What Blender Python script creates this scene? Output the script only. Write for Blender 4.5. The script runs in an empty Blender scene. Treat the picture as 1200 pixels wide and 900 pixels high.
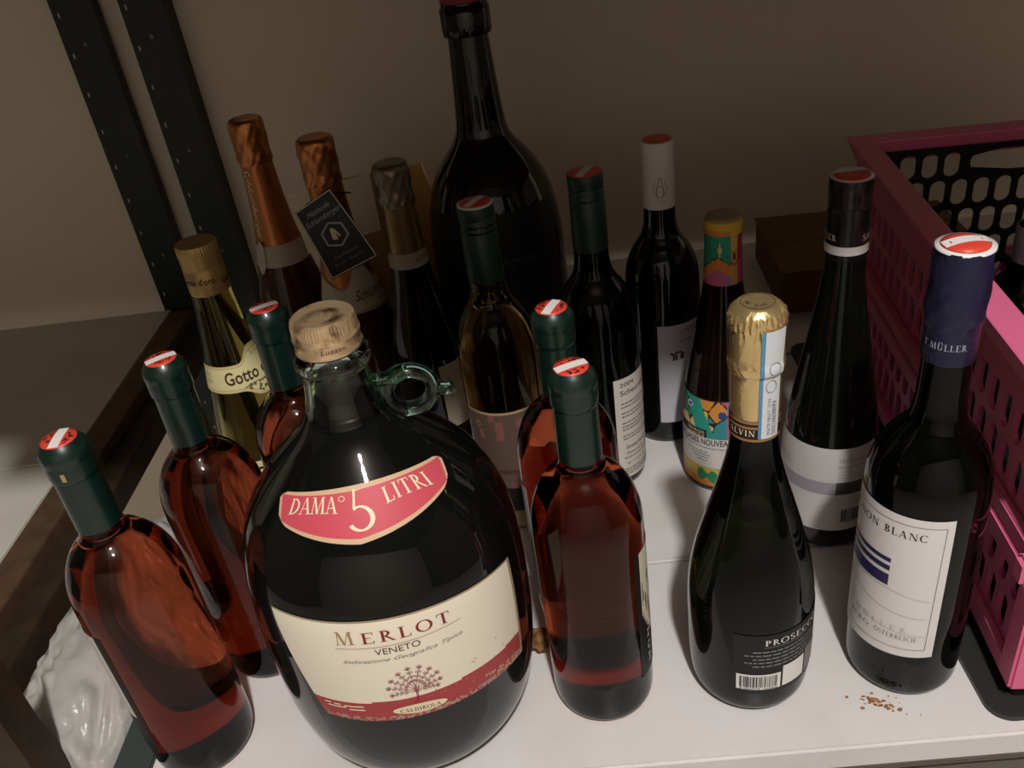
import bpy, bmesh, math, random
from mathutils import Vector, Matrix
random.seed(4)
sc = bpy.context.scene
COL = sc.collection
PI = math.pi
def rad(a): return a*PI/180.0

# ------------------------------------------------------------------ camera
CAM_H = 0.56
RM = Matrix(((0.99202583, 0.11139864, 0.05894994),
             (-0.01029367, 0.53777831, -0.84302345),
             (-0.12561367, 0.83569422, 0.53463668)))
cd = bpy.data.cameras.new('camera'); cam = bpy.data.objects.new('camera', cd); COL.objects.link(cam)
cam.matrix_world = Matrix.Translation((0, 0, CAM_H)) @ RM.to_4x4()
cd.sensor_width = 36.0; cd.lens = 1030.0/1200.0*36.0; cd.clip_start = 0.01
sc.camera = cam

# ------------------------------------------------------------------ world, lamp, exposure
w = bpy.data.worlds.new('room_ambient'); sc.world = w; w.use_nodes = True
w.node_tree.nodes['Background'].inputs['Color'].default_value = (1.0, 0.86, 0.70, 1)
w.node_tree.nodes['Background'].inputs['Strength'].default_value = 0.012
LAMP = (0.17, -0.62, 1.78)
ld = bpy.data.lights.new('ceiling_lamp', 'POINT'); ld.energy = 119; ld.shadow_soft_size = 0.05
ld.color = (1.0, 0.965, 0.945)
lo = bpy.data.objects.new('ceiling_lamp', ld); lo.location = LAMP; COL.objects.link(lo)
vs = sc.view_settings
vs.view_transform = 'Standard'; vs.look = 'None'; vs.gamma = 1.0; vs.use_curve_mapping = False
vs.exposure = 0.0
sc.cycles.use_denoising = True
sc.cycles.sample_clamp_indirect = 3.0
sc.cycles.max_bounces = 14
sc.cycles.transmission_bounces = 12

# ------------------------------------------------------------------ materials
def M(name, col, rough=0.5, metal=0.0, spec=0.5, trans=0.0, ior=1.45, bump=None, var=None, coat=0.0, attr=None):
    m = bpy.data.materials.new(name); m.use_nodes = True
    nt = m.node_tree; b = nt.nodes['Principled BSDF']
    b.inputs['Base Color'].default_value = (*col, 1)
    b.inputs['Roughness'].default_value = rough; b.inputs['Metallic'].default_value = metal
    b.inputs['Specular IOR Level'].default_value = spec; b.inputs['Transmission Weight'].default_value = trans
    b.inputs['IOR'].default_value = ior; b.inputs['Coat Weight'].default_value = coat
    b.inputs['Coat Roughness'].default_value = 0.06
    if attr:
        a = nt.nodes.new('ShaderNodeAttribute'); a.attribute_name = attr
        nt.links.new(a.outputs['Color'], b.inputs['Base Color'])
    tc = None
    if bump or var:
        tc = nt.nodes.new('ShaderNodeTexCoord')
    if var:          # (scale, colour2, low, high)
        n = nt.nodes.new('ShaderNodeTexNoise'); n.inputs['Scale'].default_value = var[0]; n.inputs['Detail'].default_value = 6
        nt.links.new(tc.outputs['Object'], n.inputs['Vector'])
        r = nt.nodes.new('ShaderNodeMapRange'); r.inputs[1].default_value = var[2]; r.inputs[2].default_value = var[3]
        nt.links.new(n.outputs['Fac'], r.inputs[0])
        mx = nt.nodes.new('ShaderNodeMix'); mx.data_type = 'RGBA'
        mx.inputs[6].default_value = (*col, 1); mx.inputs[7].default_value = (*var[1], 1)
        nt.links.new(r.outputs[0], mx.inputs[0]); nt.links.new(mx.outputs[2], b.inputs['Base Color'])
    if bump:         # (scale, strength, distance)
        n2 = nt.nodes.new('ShaderNodeTexNoise'); n2.inputs['Scale'].default_value = bump[0]; n2.inputs['Detail'].default_value = 4
        nt.links.new(tc.outputs['Object'], n2.inputs['Vector'])
        bp = nt.nodes.new('ShaderNodeBump'); bp.inputs['Strength'].default_value = bump[1]; bp.inputs['Distance'].default_value = bump[2]
        nt.links.new(n2.outputs['Fac'], bp.inputs['Height']); nt.links.new(bp.outputs['Normal'], b.inputs['Normal'])
    return m

MT = {}
MT['wall'] = M('wall_plaster', (0.80, 0.71, 0.575), 0.9, spec=0.1, bump=(60, 0.25, 0.002), var=(3.0, (0.74, 0.65, 0.52), 0.35, 0.65))
MT['floor'] = M('floor_concrete', (0.86, 0.83, 0.80), 0.7, bump=(30, 0.2, 0.003))
MT['ceiling'] = M('ceiling_paint', (0.16, 0.14, 0.12), 0.9)
MT['front_wall'] = M('front_wall_paint', (0.80, 0.73, 0.63), 0.9)
MT['old_white'] = M('old_shelf_white', (0.68, 0.66, 0.57), 0.8, spec=0.05, var=(9, (0.62, 0.60, 0.51), 0.45, 0.72))
MT['shaded_brown'] = M('brown_in_shade', (0.045, 0.026, 0.012), 0.6, var=(30, (0.028, 0.017, 0.008), 0.4, 0.6))  # the brown darkened to hold the shade on corner post and ledge
MT['white'] = M('shelf_white', (0.74, 0.72, 0.705), 0.32, spec=0.4, var=(9, (0.66, 0.635, 0.60), 0.45, 0.72), bump=(90, 0.08, 0.001))
MT['green_metal'] = M('dark_green_steel', (0.013, 0.020, 0.019), 0.45, spec=0.4, bump=(300, 0.1, 0.0005))
MT['grey_metal'] = M('grey_green_steel', (0.05, 0.065, 0.062), 0.45, spec=0.4)
MT['brown'] = M('brown_beam', (0.12, 0.066, 0.034), 0.6, var=(40, (0.075, 0.042, 0.024), 0.4, 0.65), bump=(120, 0.2, 0.001))
MT['dark'] = M('dark_glass', (0.0035, 0.0045, 0.0035), 0.035, spec=0.55)
MT['dgreen'] = M('dark_green_glass', (0.006, 0.009, 0.004), 0.03, trans=0.9, ior=1.36)
MT['dbrown'] = M('dark_brown_glass', (0.007, 0.004, 0.0025), 0.04, spec=0.5)
MT['jug'] = M('wine_filled_green_glass', (0.004, 0.0045, 0.004), 0.03, spec=0.55)
MT['black_red'] = M('red_wine', (0.004, 0.0015, 0.0015), 0.15, spec=0.3)
MT['rose'] = M('rose_wine_glass', (0.45, 0.095, 0.042), 0.0, trans=1.0, ior=1.36)
MT['amber'] = M('amber_wine_glass', (0.44, 0.24, 0.045), 0.0, trans=1.0, ior=1.36)
MT['pale'] = M('pale_wine_glass', (0.64, 0.57, 0.17), 0.0, trans=1.0, ior=1.36)
MT['clear'] = M('pale_green_glass', (0.74, 0.92, 0.85), 0.0, trans=1.0, ior=1.5)
MT['teal'] = M('teal_green_glass', (0.50, 0.86, 0.76), 0.0, trans=1.0, ior=1.5)
MT['cap_green'] = M('green_capsule', (0.0030, 0.0165, 0.0115), 0.36, spec=0.55, coat=0.3, bump=(180, 0.12, 0.0006))
MT['cap_green2'] = M('screw_green', (0.008, 0.036, 0.024), 0.38, spec=0.5, bump=(180, 0.1, 0.0006))
MT['seal_red'] = M('seal_red', (0.70, 0.062, 0.035), 0.4)
MT['seal_white'] = M('seal_white', (0.80, 0.78, 0.74), 0.4)
MT['ink'] = M('black_ink', (0.012, 0.011, 0.012), 0.6)
MT['ink_navy'] = M('navy_ink', (0.022, 0.018, 0.085), 0.5)
MT['ink_grey'] = M('grey_ink', (0.22, 0.21, 0.21), 0.6)
MT['ink_faint'] = M('faint_ink', (0.50, 0.48, 0.48), 0.6)
MT['ink_white'] = M('white_ink', (0.78, 0.76, 0.72), 0.6)
MT['ink_silver'] = M('silver_ink', (0.42, 0.42, 0.46), 0.4)
MT['ink_dim'] = M('dim_grey_print', (0.05, 0.05, 0.048), 0.6)
MT['ink_cream'] = M('cream_ink', (0.86, 0.74, 0.50), 0.5)
MT['ink_red'] = M('wine_red_ink', (0.23, 0.022, 0.028), 0.6)
MT['ink_gold'] = M('gold_ink', (0.36, 0.25, 0.11), 0.45)
MT['ink_brown'] = M('brown_ink', (0.08, 0.035, 0.018), 0.6)
MT['ink_green'] = M('green_ink', (0.12, 0.13, 0.025), 0.6)
MT['label_print'] = M('label_print', (1, 1, 1), 0.5, spec=0.35, attr='Col')
MT['paper'] = M('label_paper', (0.76, 0.73, 0.71), 0.5, spec=0.3)
MT['paper_grey'] = M('label_paper_lilac', (0.60, 0.58, 0.62), 0.5, spec=0.3)
MT['black_label'] = M('black_label', (0.012, 0.011, 0.010), 0.35)
MT['navy_foil'] = M('navy_capsule', (0.009, 0.010, 0.036), 0.40, spec=0.55, bump=(140, 0.8, 0.002))
MT['white_cap'] = M('white_capsule', (0.66, 0.61, 0.60), 0.4)
MT['black_cap'] = M('black_capsule', (0.010, 0.010, 0.011), 0.25, spec=0.6)
MT['gold_foil'] = M('gold_foil', (0.85, 0.64, 0.30), 0.27, metal=0.82, bump=(220, 0.45, 0.001))
MT['gold_cap'] = M('gold_screw_cap', (0.80, 0.58, 0.33), 0.30, metal=0.75, var=(75, (0.16, 0.07, 0.035), 0.52, 0.66), bump=(260, 0.25, 0.0006))
MT['tan_cap'] = M('tan_screw_cap', (0.50, 0.33, 0.13), 0.4, metal=0.6)
MT['copper'] = M('copper_foil', (0.46, 0.175, 0.062), 0.33, metal=0.9, bump=(160, 0.35, 0.0012))
MT['champ'] = M('champagne_glass', (0.055, 0.022, 0.007), 0.06, spec=0.5)
MT['silver_foil'] = M('dull_silver_foil', (0.20, 0.17, 0.13), 0.35, metal=0.8, bump=(190, 0.6, 0.0015))
MT['bronze_foil'] = M('bronze_sleeve', (0.22, 0.155, 0.065), 0.34, metal=0.8)
MT['pink'] = M('pink_plastic', (0.76, 0.155, 0.30), 0.38, spec=0.45)
MT['black_plastic'] = M('black_plastic', (0.008, 0.008, 0.008), 0.5, spec=0.3)
MT['tray'] = M('dark_tray', (0.030, 0.031, 0.027), 0.4, spec=0.4)
MT['carton'] = M('carton_board', (0.16, 0.085, 0.035), 0.8)
MT['gold_card'] = M('gold_card', (0.78, 0.47, 0.18), 0.30, metal=0.5, bump=(25, 0.4, 0.006))
MT['tissue'] = M('cream_card', (0.84, 0.77, 0.55), 0.5)  # cream, lightened to stand in for the gold's glint
MT['tag'] = M('black_tag', (0.010, 0.010, 0.010), 0.45)
MT['tax'] = M('tax_strip', (0.70, 0.72, 0.73), 0.4)
MT['tax_blue'] = M('tax_blue', (0.10, 0.27, 0.44), 0.4)
MT['rust'] = M('rust', (0.22, 0.075, 0.02), 0.9, var=(200, (0.40, 0.18, 0.06), 0.4, 0.6))
MT['husk'] = M('dry_husk', (0.24, 0.12, 0.035), 0.8, var=(150, (0.10, 0.045, 0.015), 0.4, 0.6), bump=(200, 0.6, 0.002))
m = M('bag_film', (0.58, 0.56, 0.53), 0.22, spec=0.6, trans=0.2, ior=1.3, bump=(80, 0.4, 0.003)); MT['bag'] = m

# ------------------------------------------------------------------ mesh helpers
def mesh_obj(name, verts, faces, mat, parent=None, smooth=False, mats=None, midx=None):
    me = bpy.data.meshes.new(name); me.from_pydata([tuple(v) for v in verts], [], faces)
    for mm in (mats or [mat]): me.materials.append(MT[mm])
    if midx:
        for p, i in zip(me.polygons, midx): p.material_index = i
    if smooth:
        me.polygons.foreach_set('use_smooth', [True]*len(me.polygons))
    me.update()
    o = bpy.data.objects.new(name, me); COL.objects.link(o)
    if parent: o.parent = parent
    return o
def auto_smooth(o, ang=35):
    me = o.data; bm = bmesh.new(); bm.from_mesh(me)
    bmesh.ops.recalc_face_normals(bm, faces=bm.faces)
    for f in bm.faces: f.smooth = True
    for e in bm.edges:
        if len(e.link_faces) == 2 and e.calc_face_angle(0) > rad(ang): e.smooth = False
    bm.to_mesh(me); bm.free()
def tag(o, label=None, cat=None, group=None, kind=None):
    if label: o['label'] = label
    if cat: o['category'] = cat
    if group: o['group'] = group
    if kind: o['kind'] = kind
    return o
def empty(name, loc=(0, 0, 0), rz=0.0):
    o = bpy.data.objects.new(name, None); COL.objects.link(o); o.location = loc; o.rotation_euler = (0, 0, rz)
    o.empty_display_size = 0.02
    return o
def box(name, x0, x1, y0, y1, z0, z1, mat, parent=None, bev=0.0):
    bm = bmesh.new(); bmesh.ops.create_cube(bm, size=1)
    for v in bm.verts: v.co = Vector(((x0+x1)/2+v.co.x*(x1-x0), (y0+y1)/2+v.co.y*(y1-y0), (z0+z1)/2+v.co.z*(z1-z0)))
    if bev: bmesh.ops.bevel(bm, geom=bm.edges[:], offset=bev, segments=2, affect='EDGES')
    me = bpy.data.meshes.new(name); bm.to_mesh(me); bm.free(); me.materials.append(MT[mat])
    o = bpy.data.objects.new(name, me); COL.objects.link(o)
    if parent: o.parent = parent
    return o

def chaikin(p, n=2):
    for _ in range(n):
        q = [p[0]]
        for a, b in zip(p[:-1], p[1:]):
            q.append((a[0]*.75+b[0]*.25, a[1]*.75+b[1]*.25)); q.append((a[0]*.25+b[0]*.75, a[1]*.25+b[1]*.75))
        q.append(p[-1]); p = q
    return p
class Prof:                       # a turned profile, points (z, r) from the bottom up
    def __init__(s, pts, n=2):
        s.p = chaikin(pts, n); s.s = [0.0]
        for a, b in zip(s.p[:-1], s.p[1:]): s.s.append(s.s[-1]+math.hypot(b[0]-a[0], b[1]-a[1]))
    def s_of_z(s, z):
        for i in range(len(s.p)-1):
            a, b = s.p[i], s.p[i+1]
            if a[0] <= z <= b[0] and b[0] > a[0]:
                return s.s[i]+(s.s[i+1]-s.s[i])*(z-a[0])/(b[0]-a[0])
        return s.s[-1] if z > s.p[-1][0] else 0.0
    def at(s, th, sv, eps=0.0):
        sv = min(max(sv, 0), s.s[-1]-1e-9)
        lo, hi = 0, len(s.s)-1
        while hi-lo > 1:
            mid = (lo+hi)//2
            if s.s[mid] <= sv: lo = mid
            else: hi = mid
        a, b = s.p[lo], s.p[lo+1]; L = s.s[lo+1]-s.s[lo]; t = (sv-s.s[lo])/L if L else 0
        z = a[0]+(b[0]-a[0])*t; r = a[1]+(b[1]-a[1])*t
        dz, dr = (b[0]-a[0])/L if L else 1, (b[1]-a[1])/L if L else 0
        r += dz*eps; z += -dr*eps
        return Vector((r*math.sin(th), -r*math.cos(th), z))
    def radius(s, z):
        v = s.at(0, s.s_of_z(z)); return -v.y
def lathe(name, pts, mat, parent=None, seg=56, wob=None, smooth_ang=38, close=True):
    V, F = [], []
    n = len(pts)
    for (z, r) in pts:
        for k in range(seg):
            a = 2*PI*k/seg; rr, zz = r, z
            if wob: rr, zz = wob(r, z, a)
            V.append((rr*math.sin(a), -rr*math.cos(a), zz))
    for i in range(n-1):
        for k in range(seg):
            k2 = (k+1) % seg
            F.append((i*seg+k, i*seg+k2, (i+1)*seg+k2, (i+1)*seg+k))
    if close:
        F.append(tuple(range(seg))[::-1]); F.append(tuple((n-1)*seg+k for k in range(seg)))
    o = mesh_obj(name, V, F, mat, parent); auto_smooth(o, smooth_ang); return o
def ring_disc(name, r, z, mat, parent, seg=32, th=0.0004, dome=0.0, cx=0, cy=0):
    V, F = [], []
    rs = [(r, z-th), (r, z), (r*.66, z+dome*.6), (r*.33, z+dome*.9)]
    for (rr, zz) in rs:
        for k in range(seg): a = 2*PI*k/seg; V.append((cx+rr*math.cos(a), cy+rr*math.sin(a), zz))
    for i in range(3):
        for k in range(seg): F.append((i*seg+k, i*seg+(k+1) % seg, (i+1)*seg+(k+1) % seg, (i+1)*seg+k))
    V.append((cx, cy, z+dome)); c = len(V)-1
    for k in range(seg): F.append((3*seg+k, 3*seg+(k+1) % seg, c))
    return mesh_obj(name, V, F, mat, parent, smooth=True)

# --- paper label wrapped on a profile.  th0/th1 deg (number or fn of v), lo/hi z (number or fn of u)
def fn(x): return x if callable(x) else (lambda t: x)
def label(pf, th0, th1, lo, hi, mat='paper', parent=None, eps=0.0004, nu=28, nv=16, paint=None, name='label', cut=None):
    th0, th1, lo, hi = fn(th0), fn(th1), fn(lo), fn(hi)
    V, F, C = [], [], []
    for j in range(nv+1):
        v = j/nv
        for i in range(nu+1):
            u = i/nu; a = th0(v)+(th1(v)-th0(v))*u
            s0, s1 = pf.s_of_z(lo(u)), pf.s_of_z(hi(u))
            V.append(pf.at(rad(a), s0+(s1-s0)*v, eps))
    for j in range(nv):
        for i in range(nu):
            u, v = (i+.5)/nu, (j+.5)/nv
            if cut and cut(u, v): continue
            a = j*(nu+1)+i; F.append((a, a+1, a+nu+2, a+nu+1))
            if paint: C.append(paint(u, v))
    o = mesh_obj(name, V, F, 'label_print' if paint else mat, parent, smooth=True)
    if paint:
        ca = o.data.color_attributes.new('Col', 'FLOAT_COLOR', 'CORNER')
        for p in o.data.polygons:
            for li in p.loop_indices: ca.data[li].color = (*C[p.index], 1)
    return o

# ------------------------------------------------------------------ lettering
_TC = {}
def bfont(txt, shear=0.0, bold=0.0):
    key = (txt, shear, bold)
    if key in _TC: return _TC[key]
    c = bpy.data.curves.new('lettering', 'FONT'); c.body = txt; c.size = 1.0; c.shear = shear; c.offset = bold; c.resolution_u = 3
    o = bpy.data.objects.new('lettering', c); COL.objects.link(o)
    dg = bpy.context.evaluated_depsgraph_get(); me = bpy.data.meshes.new_from_object(o.evaluated_get(dg))
    V = [(v.co.x, v.co.y) for v in me.vertices]; F = [tuple(p.vertices) for p in me.polygons]
    bpy.data.objects.remove(o); bpy.data.curves.remove(c); bpy.data.meshes.remove(me)
    x0 = min(v[0] for v in V); x1 = max(v[0] for v in V)
    V = [((x-x0)/0.73, y/0.73) for x, y in V]
    _TC[key] = (V, F, (x1-x0)/0.73); return _TC[key]
TK, TN = 0.155, 0.055
def _g(ch):
    q = []
    def ln(x0, y0, x1, y1, wd):
        h = wd/2.0
        if abs(y1-y0) < 1e-6: q.append([(x0, y0-h), (x1, y0-h), (x1, y0+h), (x0, y0+h)])
        else: q.append([(x0-h, y0), (x0+h, y0), (x1+h, y1), (x1-h, y1)])
    def se(x, y, l=.34): y = y+.02 if y < .5 else y-.02; q.append([(x-l/2, y-.022), (x+l/2, y-.022), (x+l/2, y+.022), (x-l/2, y+.022)])
    def arc(cx, cy, rx, ry, a0, a1, wv=TK, wh=TN, n=14):
        pts = []
        for i in range(n+1):
            a = rad(a0+(a1-a0)*i/n); t = wh+(wv-wh)*abs(math.cos(a))**1.3
            pts.append(((cx+(rx)*math.cos(a), cy+ry*math.sin(a)), (cx+(rx-t)*math.cos(a), cy+(ry-t)*math.sin(a))))
        for a, b in zip(pts[:-1], pts[1:]): q.append([a[0], b[0], b[1], a[1]])
    def st(x): ln(x, 0, x, 1, TK); se(x, 0); se(x, 1)
    wd = .7
    if ch == 'A': ln(.12, 0, .40, 1, TN); ln(.72, 0, .42, 1, TK); ln(.2, .33, .62, .33, TN); se(.12, 0, .28); se(.72, 0); wd = .88
    elif ch == 'B': st(.2); arc(.26, .745, .32, .255, -90, 90); arc(.26, .265, .4, .265, -90, 90); wd = .7
    elif ch == 'C': arc(.46, .5, .44, .52, 45, 315); wd = .82
    elif ch == 'D': st(.2); arc(.26, .5, .56, .5, -90, 90); wd = .88
    elif ch == 'E': st(.2); ln(.2, .97, .66, .97, TN); ln(.2, .52, .55, .52, TN); ln(.2, .03, .68, .03, TN); ln(.65, .97, .65, .78, .05); ln(.66, .03, .68, .24, .05); wd = .75
    elif ch == 'F': st(.2); ln(.2, .97, .66, .97, TN); ln(.2, .52, .55, .52, TN); ln(.65, .97, .65, .78, .05); wd = .7
    elif ch == 'G': arc(.46, .5, .44, .52, 45, 330); ln(.80, .08, .80, .45, .12); se(.8, .42, .26); wd = .92
    elif ch == 'H': st(.2); st(.72); ln(.2, .5, .72, .5, TN); wd = .93
    elif ch == 'I': st(.2); wd = .42
    elif ch == 'L': st(.2); ln(.2, .03, .64, .03, TN); ln(.62, .03, .64, .26, .05); wd = .7
    elif ch == 'M': ln(.14, 0, .2, 1, TN); ln(.22, 1, .52, .0, TK); ln(.52, 0, .82, 1, TN); ln(.92, 0, .86, 1, TK); se(.14, 0, .26); se(.92, 0); se(.14, 1, .2); se(.9, 1, .24); wd = 1.1
    elif ch == 'N': ln(.17, 0, .17, 1, TN); ln(.2, 1, .76, 0, TK); ln(.78, 0, .78, 1, TN); se(.17, 0, .26); se(.17, 1, .26); se(.78, 1, .26); wd = .94
    elif ch == 'O': arc(.47, .5, .46, .52, 0, 360, n=26); wd = .95
    elif ch == 'P': st(.2); arc(.26, .72, .36, .28, -90, 90); wd = .66
    elif ch == 'R': st(.2); arc(.26, .735, .34, .265, -90, 90); ln(.72, 0, .36, .48, .14); se(.74, 0, .2); wd = .78
    elif ch == 'S': arc(.32, .745, .27, .275, 30, 270); arc(.32, .265, .29, .285, -150, 90); wd = .64
    elif ch == 'T': ln(.38, 0, .38, 1, TK); se(.38, 0); ln(.04, .97, .72, .97, TN); ln(.05, .97, .04, .76, .05); ln(.71, .97, .72, .76, .05); wd = .78
    elif ch == 'U': ln(.2, .25, .2, 1, TK); se(.2, 1); ln(.72, .25, .72, 1, TN); se(.72, 1, .26); arc(.455, .3, .325, .32, 180, 360); wd = .92
    elif ch == 'V': ln(.4, 0, .14, 1, TK); ln(.42, 0, .7, 1, TN); se(.14, 1); se(.7, 1, .26); wd = .84
    elif ch == '5': ln(.22, .52, .28, 1, .07); ln(.26, .94, .70, .99, .12); arc(.36, .28, .36, .31, -150, 120, .12, .05, 18); wd = .75
    elif ch == '.': q.append([(.08, 0), (.2, 0), (.2, .13), (.08, .13)]); wd = .28
    else: wd = .4
    return q, wd
def serif(txt, gap=0.06, small=None):
    V, F, x = [], [], 0.0
    for i, ch in enumerate(txt):
        sc_ = small if (small and i > 0) else 1.0
        q, wd = _g('U' if ch == 'Ü' else 'O' if ch == 'Ö' else ch)
        if ch in 'ÜÖ': q = q+[[(.22, 1.1), (.36, 1.1), (.36, 1.24), (.22, 1.24)], [(.56, 1.1), (.7, 1.1), (.7, 1.24), (.56, 1.24)]]
        for poly in q:
            b = len(V); V += [(x+px*sc_, py*sc_) for px, py in poly]; F.append(tuple(range(b, b+len(poly))))
        x += (wd+gap)*sc_
    return V, F, x-gap
# item: (glyphs, th0, th1, z0, z1, height, sag)   -> text runs from th0 to th1 with its baseline z0..z1
def lettering(pf, items, mat, parent, eps=0.0007, name='lettering', vertical=False):
    res = None
    for it in items:
        V, F = [], []
        (gv, gf, gw), t0, t1, z0, z1, h = it[:6]; sag = it[6] if len(it) > 6 else 0.0
        b = len(V)
        for (x, y) in gv:
            t = x/gw
            if vertical:     # runs up the profile from z0 to z1 at angle t0, letters rising to the left
                s0, s1 = pf.s_of_z(z0), pf.s_of_z(z1); s = s0+(s1-s0)*t
                r = max(0.008, -pf.at(0, s).y); V.append(pf.at(rad(t0)+(y-.4)*h/r*(1 if z1 < z0 else -1), s, eps))
            else:
                zb = z0+(z1-z0)*t+sag*4*t*(1-t); V.append(pf.at(rad(t0+(t1-t0)*t), pf.s_of_z(zb)+y*h, eps))
        F += [tuple(b+i for i in f) for f in gf]
        o_ = mesh_obj(name, V, F, mat, parent); res = res or o_
    return res
def dashes(pf, rows, mat, parent, eps=0.0007, name='fine_print'):
    """rows of word-like dashes: (th0, th1, z, height, dz) - print too small to read"""
    V, F = [], []
    for (t0, t1, z, h, dz) in rows:
        t = t0
        while t < t1-1:
            wd = min(random.uniform(2.5, 8.0), t1-t); n = max(1, int(wd/4)+1)
            zz = z+dz*(t-t0)/(t1-t0)
            for i in range(n):
                a, b_ = t+wd*i/n, t+wd*(i+1)/n; s = pf.s_of_z(zz); b = len(V)
                V += [pf.at(rad(a), s, eps), pf.at(rad(b_), s, eps), pf.at(rad(b_), s+h, eps), pf.at(rad(a), s+h, eps)]
                F.append((b, b+1, b+2, b+3))
            t += wd+1.3
    o_ = mesh_obj(name, V, F, mat, parent); o_['kind'] = 'stuff'; return o_
def quadstrip(pf, quads, mat, parent, eps=0.0007, name='print', n=8):
    """rectangles in (th0, th1, z0, z1)"""
    V, F = [], []
    for (t0, t1, z0, z1) in quads:
        m_ = max(1, int(abs(t1-t0)/6)+1)
        for i in range(m_):
            a, b_ = t0+(t1-t0)*i/m_, t0+(t1-t0)*(i+1)/m_; b = len(V); s0, s1 = pf.s_of_z(z0), pf.s_of_z(z1)
            V += [pf.at(rad(a), s0, eps), pf.at(rad(b_), s0, eps), pf.at(rad(b_), s1, eps), pf.at(rad(a), s1, eps)]
            F.append((b, b+1, b+2, b+3))
    return mesh_obj(name, V, F, mat, parent)
def curve_print(pf, polys, wd, mat, parent, eps=0.0007, name='print'):
    """polylines in (th deg, z) drawn with a pen of width wd metres"""
    V, F = [], []
    for pl in polys:
        P = []
        for (t, z) in pl:
            s = pf.s_of_z(z); r = max(.005, -pf.at(0, s).y); P.append((rad(t)*r, s, r))
        for a, b_ in zip(P[:-1], P[1:]):
            dx, dy = b_[0]-a[0], b_[1]-a[1]; L = math.hypot(dx, dy) or 1e-9; nx, ny = -dy/L*wd/2, dx/L*wd/2; b = len(V)
            for (p, sg) in ((a, -1), (b_, -1), (b_, 1), (a, 1)): V.append(pf.at((p[0]+sg*nx)/p[2], p[1]+sg*ny, eps))
            F.append((b, b+1, b+2, b+3))
    return mesh_obj(name, V, F, mat, parent)

# ------------------------------------------------------------------ cap seal: red disc with a white stripe
def seal(root, z, r, ang_world, rim=None, stripe=0.30, dome=0.0006, faded=False, text=True):
    ang = rad(ang_world)-root.rotation_euler[2]
    zz = z
    if rim:
        ring_disc('cap_top', rim, zz, 'seal_white', root, dome=0.0002, th=0.0012); zz += 0.0005
    d = ring_disc('cap_seal', r, zz+0.0005, 'seal_red', root, dome=dome, th=0.0006)
    if faded: return d
    V, F = [], []; hw = r*stripe; n = 10
    for i in range(n+1):
        x = -r+2*r*i/n
        for sg in (-1, 1):
            y = sg*hw; xx = max(-math.sqrt(max(0, r*r-y*y)), min(math.sqrt(max(0, r*r-y*y)), x)); q = 1-(xx*xx+y*y)/(r*r)
            V.append((xx*math.cos(ang)-y*math.sin(ang), xx*math.sin(ang)+y*math.cos(ang), zz+0.0005+dome*q+0.00025))
    for i in range(n): F.append((2*i, 2*i+2, 2*i+3, 2*i+1))
    mesh_obj('seal_stripe', V, F, 'seal_white', d)
    if text:
        V, F = [], []
        for i in range(26):
            rr = r*random.uniform(.48, .86); a = random.choice((ang+PI/2, ang-PI/2))+random.uniform(-.85, .85); s = r*.045
            x, y = rr*math.cos(a), rr*math.sin(a)
            if abs(-x*math.sin(ang)+y*math.cos(ang)) < hw+s: continue
            b = len(V); zq = zz+0.0005+dome*(1-rr*rr/r/r)+0.0003
            V += [(x-s*1.6, y-s, zq), (x+s*1.6, y-s, zq), (x+s*1.6, y+s, zq), (x-s*1.6, y+s, zq)]; F.append((b, b+1, b+2, b+3))
        mesh_obj('seal_print', V, F, 'ink', d)
    return d

def facing(x, y): return math.atan2(-x, y)
def bottle_root(name, x, y, label_, cat='bottle', group=None):
    return tag(empty(name, (x, y, 0), facing(x, y)), label_, cat, group)

# ================================================================== THE SETTING
def struct(o): o['kind'] = 'structure'; return o
WALL_Y = 1.235
struct(box('wall_back', -3.2, 3.2, WALL_Y, WALL_Y+0.1, -0.95, 2.05, 'wall'))
struct(box('floor', -3.2, 3.2, -3.2, WALL_Y+0.1, -1.0, -0.95, 'floor'))
struct(box('ceiling', -3.2, 3.2, -3.2, WALL_Y+0.1, 2.05, 2.1, 'ceiling'))
struct(box('wall_front', -3.2, 3.2, -3.2, -3.1, -0.95, 2.05, 'front_wall'))
struct(box('wall_left', -3.2, -3.1, -3.1, WALL_Y, -0.95, 2.05, 'ceiling'))
struct(box('wall_right', 3.1, 3.2, -3.1, WALL_Y, -0.95, 2.05, 'ceiling'))

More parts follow.
